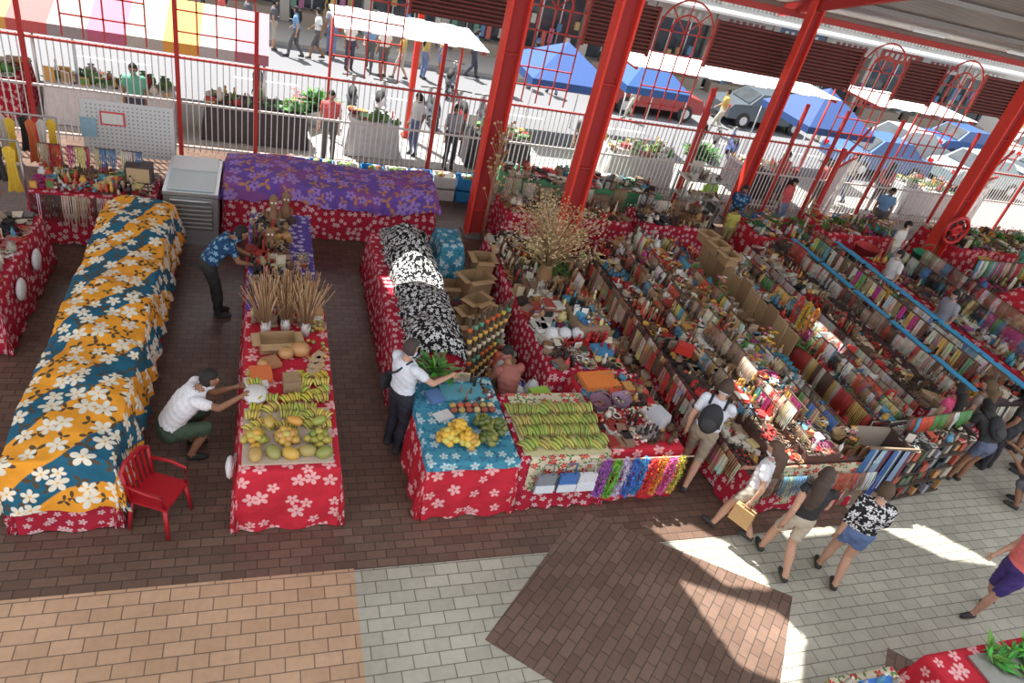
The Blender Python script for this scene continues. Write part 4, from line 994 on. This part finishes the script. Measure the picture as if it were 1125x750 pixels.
    wr=.006*np.sin(P[:,2]*45+P[:,0]*30)*np.sin(P[:,1]*38+P[:,2]*20)
    off=np.where(reg==1,.017+wr,np.where(reg==2,.014+wr,np.where(reg==3,.006,np.where(reg==4,.016,0))))
    P=P+NN*off[:,None]
    b=B([VC,VG,VM]+([topmat] if topmat else []))
    s=h/1.75; b.M=Matrix.Translation((x,y,z))@Matrix.Rotation(math.radians(deg),4,'Z')@Matrix.Scale(s,4)
    b.v.extend([tuple(b.M@Vector(p)) for p in P])
    CC=[skin,top,bot,shoe,hair]
    for f in F:
        k=int(max(reg[j] for j in f)); b.f.append(f); b.c.append(CC[k]); b.m.append(3 if (k==1 and topmat) else 0); b.uv.append(None); b.sm.append(True)
    for sx in (-1,1):
        b.blob(hc+ld*.088+hr*(.031*sx)+hu*.018,(.013,.008,.008),(.7,.68,.65),7,5,1,HM); b.blob(hc+ld*.0945+hr*(.031*sx)+hu*.018,(.006,.004,.006),(.02,.01,.01),6,4,1,HM)
        b.blob(hc+ld*.092+hr*(.031*sx)+hu*.036,(.018,.006,.004),hair,6,4,0,HM)
    b.blob(hc+ld*.093-hu*.052,(.024,.008,.008),(.45,.12,.1),8,4,0,HM)
    for sd in 'LR':
        w_=J['wr'+sd];d=(w_-J['el'+sd]).normalized(); sgn=-1 if sd=='L' else 1
        side=d.cross(Vector((0,0,1)));
        if side.length<.3: side=Vector((0,1,0))
        side.normalize(); pl=side.cross(d).normalized()
        if pl.z>0: pl=-pl
        for i,l in enumerate((.062,.075,.08,.07)):
            st=w_+d*.075+side*((i-1.5)*.019); a1=st+d*(l*.55)+pl*.01; a2=a1+d*(l*.4)+pl*.022
            b.tube([st,a1,a2],[.0095,.0085,.007],6,skin)
        st=w_+d*.03+side*(.03*sgn); b.tube([st,st+d*.035+side*(.025*sgn),st+d*.065+side*(.03*sgn)+pl*.01],[.012,.0105,.008],6,skin)
    if bag=='backpack':
        p=J['che'].lerp(J['wai'],.4); f=(J['neck']-J['wai']).cross(rt).normalized(); up=(J['neck']-J['wai']).normalized()
        bk=-f if f.y>0 else f
        rm=Matrix((rt,-bk,up)).transposed()
        b.blob(p+bk*.17,(.15,.09,.22),(.02,.02,.025),12,8,0,rm); b.blob(p+bk*.23-up*.06,(.11,.05,.11),(.035,.035,.04),10,6,0,rm)
        for sx in (-1,1): b.tube([p+bk*.12+rt*.1*sx+up*.16,J['sh'+('R' if sx>0 else 'L')].lerp(J['neck'],.4)+Vector((0,0,.07)),p-bk*.14+rt*.11*sx+up*.05,p+bk*.08+rt*.14*sx-up*.12],.018,6,(.02,.02,.025))
    if bag=='shoulder':
        p=J['pel']+Vector((-.24,-.02,.05)); b.box(p.x,p.y,p.z,.09,.24,.2,(.02,.02,.025)); 
        b.tube([p+Vector((0,.0,.1)),J['wai']+Vector((-.14,-.14,.1)),J['che']+Vector((.02,-.16,.05)),J['shR'].lerp(J['neck'],.4)+Vector((0,0,.07)),J['che']+Vector((0,.17,0)),p+Vector((.0,.06,.1))],.014,5,(.02,.02,.025))
    if bag=='hand':
        p=J['wrL']+(J['wrL']-J['elL']).normalized()*.1; b.box(p.x,p.y,p.z-.2,.1,.3,.28,(.45,.28,.12),0,0,.9); b.tube([p+Vector((0,-.1,-.07)),p,p+Vector((0,.1,-.07))],.01,5,(.3,.18,.08))
    if seatcol:
        b.box(0,-.12,.37,.36,.36,.04,seatcol)
        for sx in (-.14,.14):
            for sy in (-.14,.14): b.box(sx,-.12+sy,.18,.04,.04,.36,seatcol)
    return b.obj(name)
WH=(.72,.73,.77)
person('vendor_in_floral_shirt',-.62,9.75,-80,BEND,1.72,SK,top=(.05,.1,.2),bot=(.02,.02,.02),leg=2,fat=1.1,topmat=F_NAVY)
person('man_crouching_at_fruit',-.72,6.75,-85,CROUCH,1.8,SK,top=WH,bot=(.04,.07,.04),leg=1.0,fat=1.15,shoe=(.02,.02,.02))
person('man_with_shoulder_bag',1.68,6.7,-62,None,1.77,SKL,hair=(.05,.035,.03),top=(.62,.66,.74),bot=(.015,.018,.03),leg=2,fat=1.08,bag='shoulder',over=dict(elR=(.3,.2,1.22),wrR=(.3,.47,1.24),elL=(-.22,.12,1.15),wrL=(-.1,.3,1.12)))
person('seated_vendor_woman',3.25,7.2,10,SIT,1.7,SK,top=(.3,.1,.08),bot=(.1,.05,.05),sleeve=.2,leg=1,seatcol=(.3,.2,.1),long_hair=False,over=dict(neck=(0,.05,1.03),head=(0,.14,1.17)),look=(-.7,-.3,-.2))
person('man_with_backpack',5.72,5.85,-45,WALK,1.8,SKL,hair=(.06,.04,.03),top=(.62,.66,.74),bot=(.34,.29,.22),leg=1.0,bag='backpack',fat=1.05,over=dict(neck=(0,.06,1.45),head=(0,.13,1.6),elR=(.22,.2,1.18),wrR=(.15,.42,1.15)))
person('woman_in_black_vest',6.25,4.3,-20,WALK,1.75,SKL,hair=(.06,.04,.03),top=(.02,.02,.022),bot=(.48,.42,.33),leg=.8,sleeve=.1,long_hair=True,fat=.98,look=(.5,.8,-.1))
person('woman_with_tote_bag',5.95,4.85,30,WALK,1.66,SKL,hair=(.1,.06,.04),top=WH,bot=(.4,.36,.3),leg=.6,sleeve=.5,long_hair=True,bag='hand',fat=.92)
person('woman_in_floral_shirt',6.95,4.05,-35,WALK,1.72,SKL,hair=(.08,.05,.03),top=(.3,.3,.3),bot=(.1,.16,.32),leg=.5,sleeve=1.0,topmat=F_SHIRT,fat=1.2,over=dict(anR=(.09,-.16,.11),anL=(-.09,.14,.09),knL=(-.09,.1,.5)))
person('woman_in_coral_top',8.95,3.3,85,WALK,1.62,SKL,hair=(.1,.06,.04),top=(.75,.17,.16),bot=(.05,.03,.17),leg=.95,sleeve=.3,fat=1.25)
person('girl_with_backpack',10.75,5.55,-10,BEND,1.62,SK,hair=(.01,.01,.01),top=(.03,.03,.03),bot=(.1,.12,.2),leg=.5,bag='backpack',long_hair=True)
person('woman_in_pink_dress',10.3,6.0,0,None,1.6,SKL,top=(.6,.07,.18),bot=(.6,.07,.18),leg=.7,sleeve=.3,long_hair=True)
person('boy_in_striped_shirt',11.5,4.95,30,CROUCH,1.6,SK,top=(.08,.08,.09),bot=(.1,.1,.12),leg=1)
person('man_in_black_shirt',11.7,5.75,10,None,1.7,SK,top=(.03,.03,.03),bot=(.03,.03,.04),leg=2)
person('shopper_in_red_shirt',12.4,5.6,40,None,1.65,SK,top=(.4,.05,.05),bot=(.05,.05,.1),leg=1,long_hair=True)
person('shopper_in_grey_shirt',13.2,5.9,-30,WALK,1.7,SKL,top=(.3,.3,.32),bot=(.1,.1,.15),leg=1)
person('shopper_in_denim_shorts',10.9,6.0,15,None,1.68,SKL,hair=(.1,.06,.03),top=(.25,.2,.18),bot=(.08,.12,.22),leg=.6,sleeve=.3,long_hair=True)
person('shopper_with_backpack',12.9,6.1,20,None,1.7,SK,top=(.1,.12,.2),bot=(.05,.05,.06),leg=1,bag='backpack')
person('seated_woman_in_white',8.6,13.85,190,SIT,1.65,SK,top=WH,bot=(.3,.3,.35),seatcol=(.4,.3,.2),long_hair=True,vox=.026)
person('woman_in_patterned_dress',11.15,13.8,150,None,1.55,SK,top=(.1,.15,.25),bot=(.1,.12,.2),leg=.9,vox=.026,topmat=F_NAVY,long_hair=True)
person('child_in_yellow_top',10.6,13.1,170,None,1.25,SK,top=(.5,.45,.1),bot=(.3,.25,.1),leg=.8,vox=.026,long_hair=True)
person('seated_man_in_green_shirt',11.0,14.9,200,SIT,1.75,SK,top=(.35,.58,.1),bot=(.1,.1,.1),seatcol=(.6,.1,.08),vox=.026)
i=0
PL=[(-2.6,16.4,180,'vendor'),(1.4,16.4,170,'vendor'),(4.4,16.7,190,'vendor'),(8.2,17.4,170,'vendor'),(-5.3,16.4,180,'vendor'),(3.6,17.4,120,'vendor'),(-.2,18.3,100,'vendor'),
   (1.6,25.6,90,'pedestrian'),(2.6,24.9,200,'pedestrian'),(3.3,25.2,170,'pedestrian'),(3.7,24.7,20,'pedestrian'),(4.3,24.6,60,'pedestrian'),(.2,26,-90,'pedestrian'),(-1.4,26.3,90,'pedestrian'),(6,26.2,90,'pedestrian'),(.9,25.4,70,'pedestrian'),(-.6,25.6,-80,'pedestrian'),(2.1,26.2,0,'pedestrian'),(5.2,25.2,-70,'pedestrian'),
   (7.2,26.3,-90,'pedestrian'),(9.5,26.0,60,'pedestrian'),(10.3,25.6,10,'pedestrian'),(-3.2,26.2,-90,'pedestrian'),(12.8,23.8,100,'pedestrian'),(5.0,28.4,80,'pedestrian'),(2.2,28.6,-60,'pedestrian'),(8.2,24.8,70,'pedestrian'),(16.5,23.5,60,'pedestrian'),(22.3,24.5,60,'pedestrian'),
   (15.9,16.5,180,'vendor'),(19.3,14.5,180,'vendor'),(16.6,14.6,150,'vendor'),(24,12.6,100,'shopper'),(13.1,14.5,200,'vendor'),(14.4,16.6,100,'pedestrian'),(17.5,17.2,60,'pedestrian'),(18.6,16.8,-60,'pedestrian'),(22.6,17.2,60,'pedestrian'),(12.6,18.6,30,'pedestrian'),(15.0,12.3,200,'shopper'),(19.2,11.9,160,'shopper'),(13.3,9.0,90,'shopper'),(13.25,10.6,80,'shopper')]
TC=[(.6,.1,.1),(.72,.72,.72),(.15,.3,.5),(.7,.68,.6),(.1,.1,.12),(.5,.35,.1),(.1,.35,.25),(.7,.4,.45),(.3,.3,.35)]
for (x,y,d,nm) in PL:
    zz=0 if y<19.3 else (0 if y>26.8 else -.118)
    person(nm,x,y,d,WALK if nm=='pedestrian' and i%2 else None,U(1.58,1.78),random.choice([SK,SKL]),top=random.choice(TC),bot=random.choice([(.05,.05,.08),(.15,.2,.35),(.45,.42,.36),(.1,.1,.1)]),leg=random.choice([1,2]),vox=.034,z=zz,long_hair=R()<.4); i+=1
# ============================================================ LIGHT, WORLD, CAMERA
w=bpy.data.worlds.new('sky'); scene.world=w; w.use_nodes=True; nt=w.node_tree; bg=nt.nodes['Background']
bg.inputs[0].default_value=(.95,.96,1.0,1); bg.inputs[1].default_value=1.5
sd=bpy.data.lights.new('sun','SUN'); sd.energy=14; sd.angle=.009; sd.color=(1,.95,.87)
so=bpy.data.objects.new('sun',sd); scene.collection.objects.link(so); so.rotation_euler=SUN.to_track_quat('Z','Y').to_euler(); so.location=(0,0,20)
cd=bpy.data.cameras.new('camera'); cd.sensor_width=36; cd.lens=765/1125*36; cd.clip_end=300
co=bpy.data.objects.new('camera',cd); scene.collection.objects.link(co)
M=Matrix(((.9408,-.0181,-.3386,0),(-.2636,.5891,-.7639,0),(.2133,.8079,.5494,6.6),(0,0,0,1)))
co.matrix_world=M
scene.camera=co
scene.view_settings.view_transform='Standard'
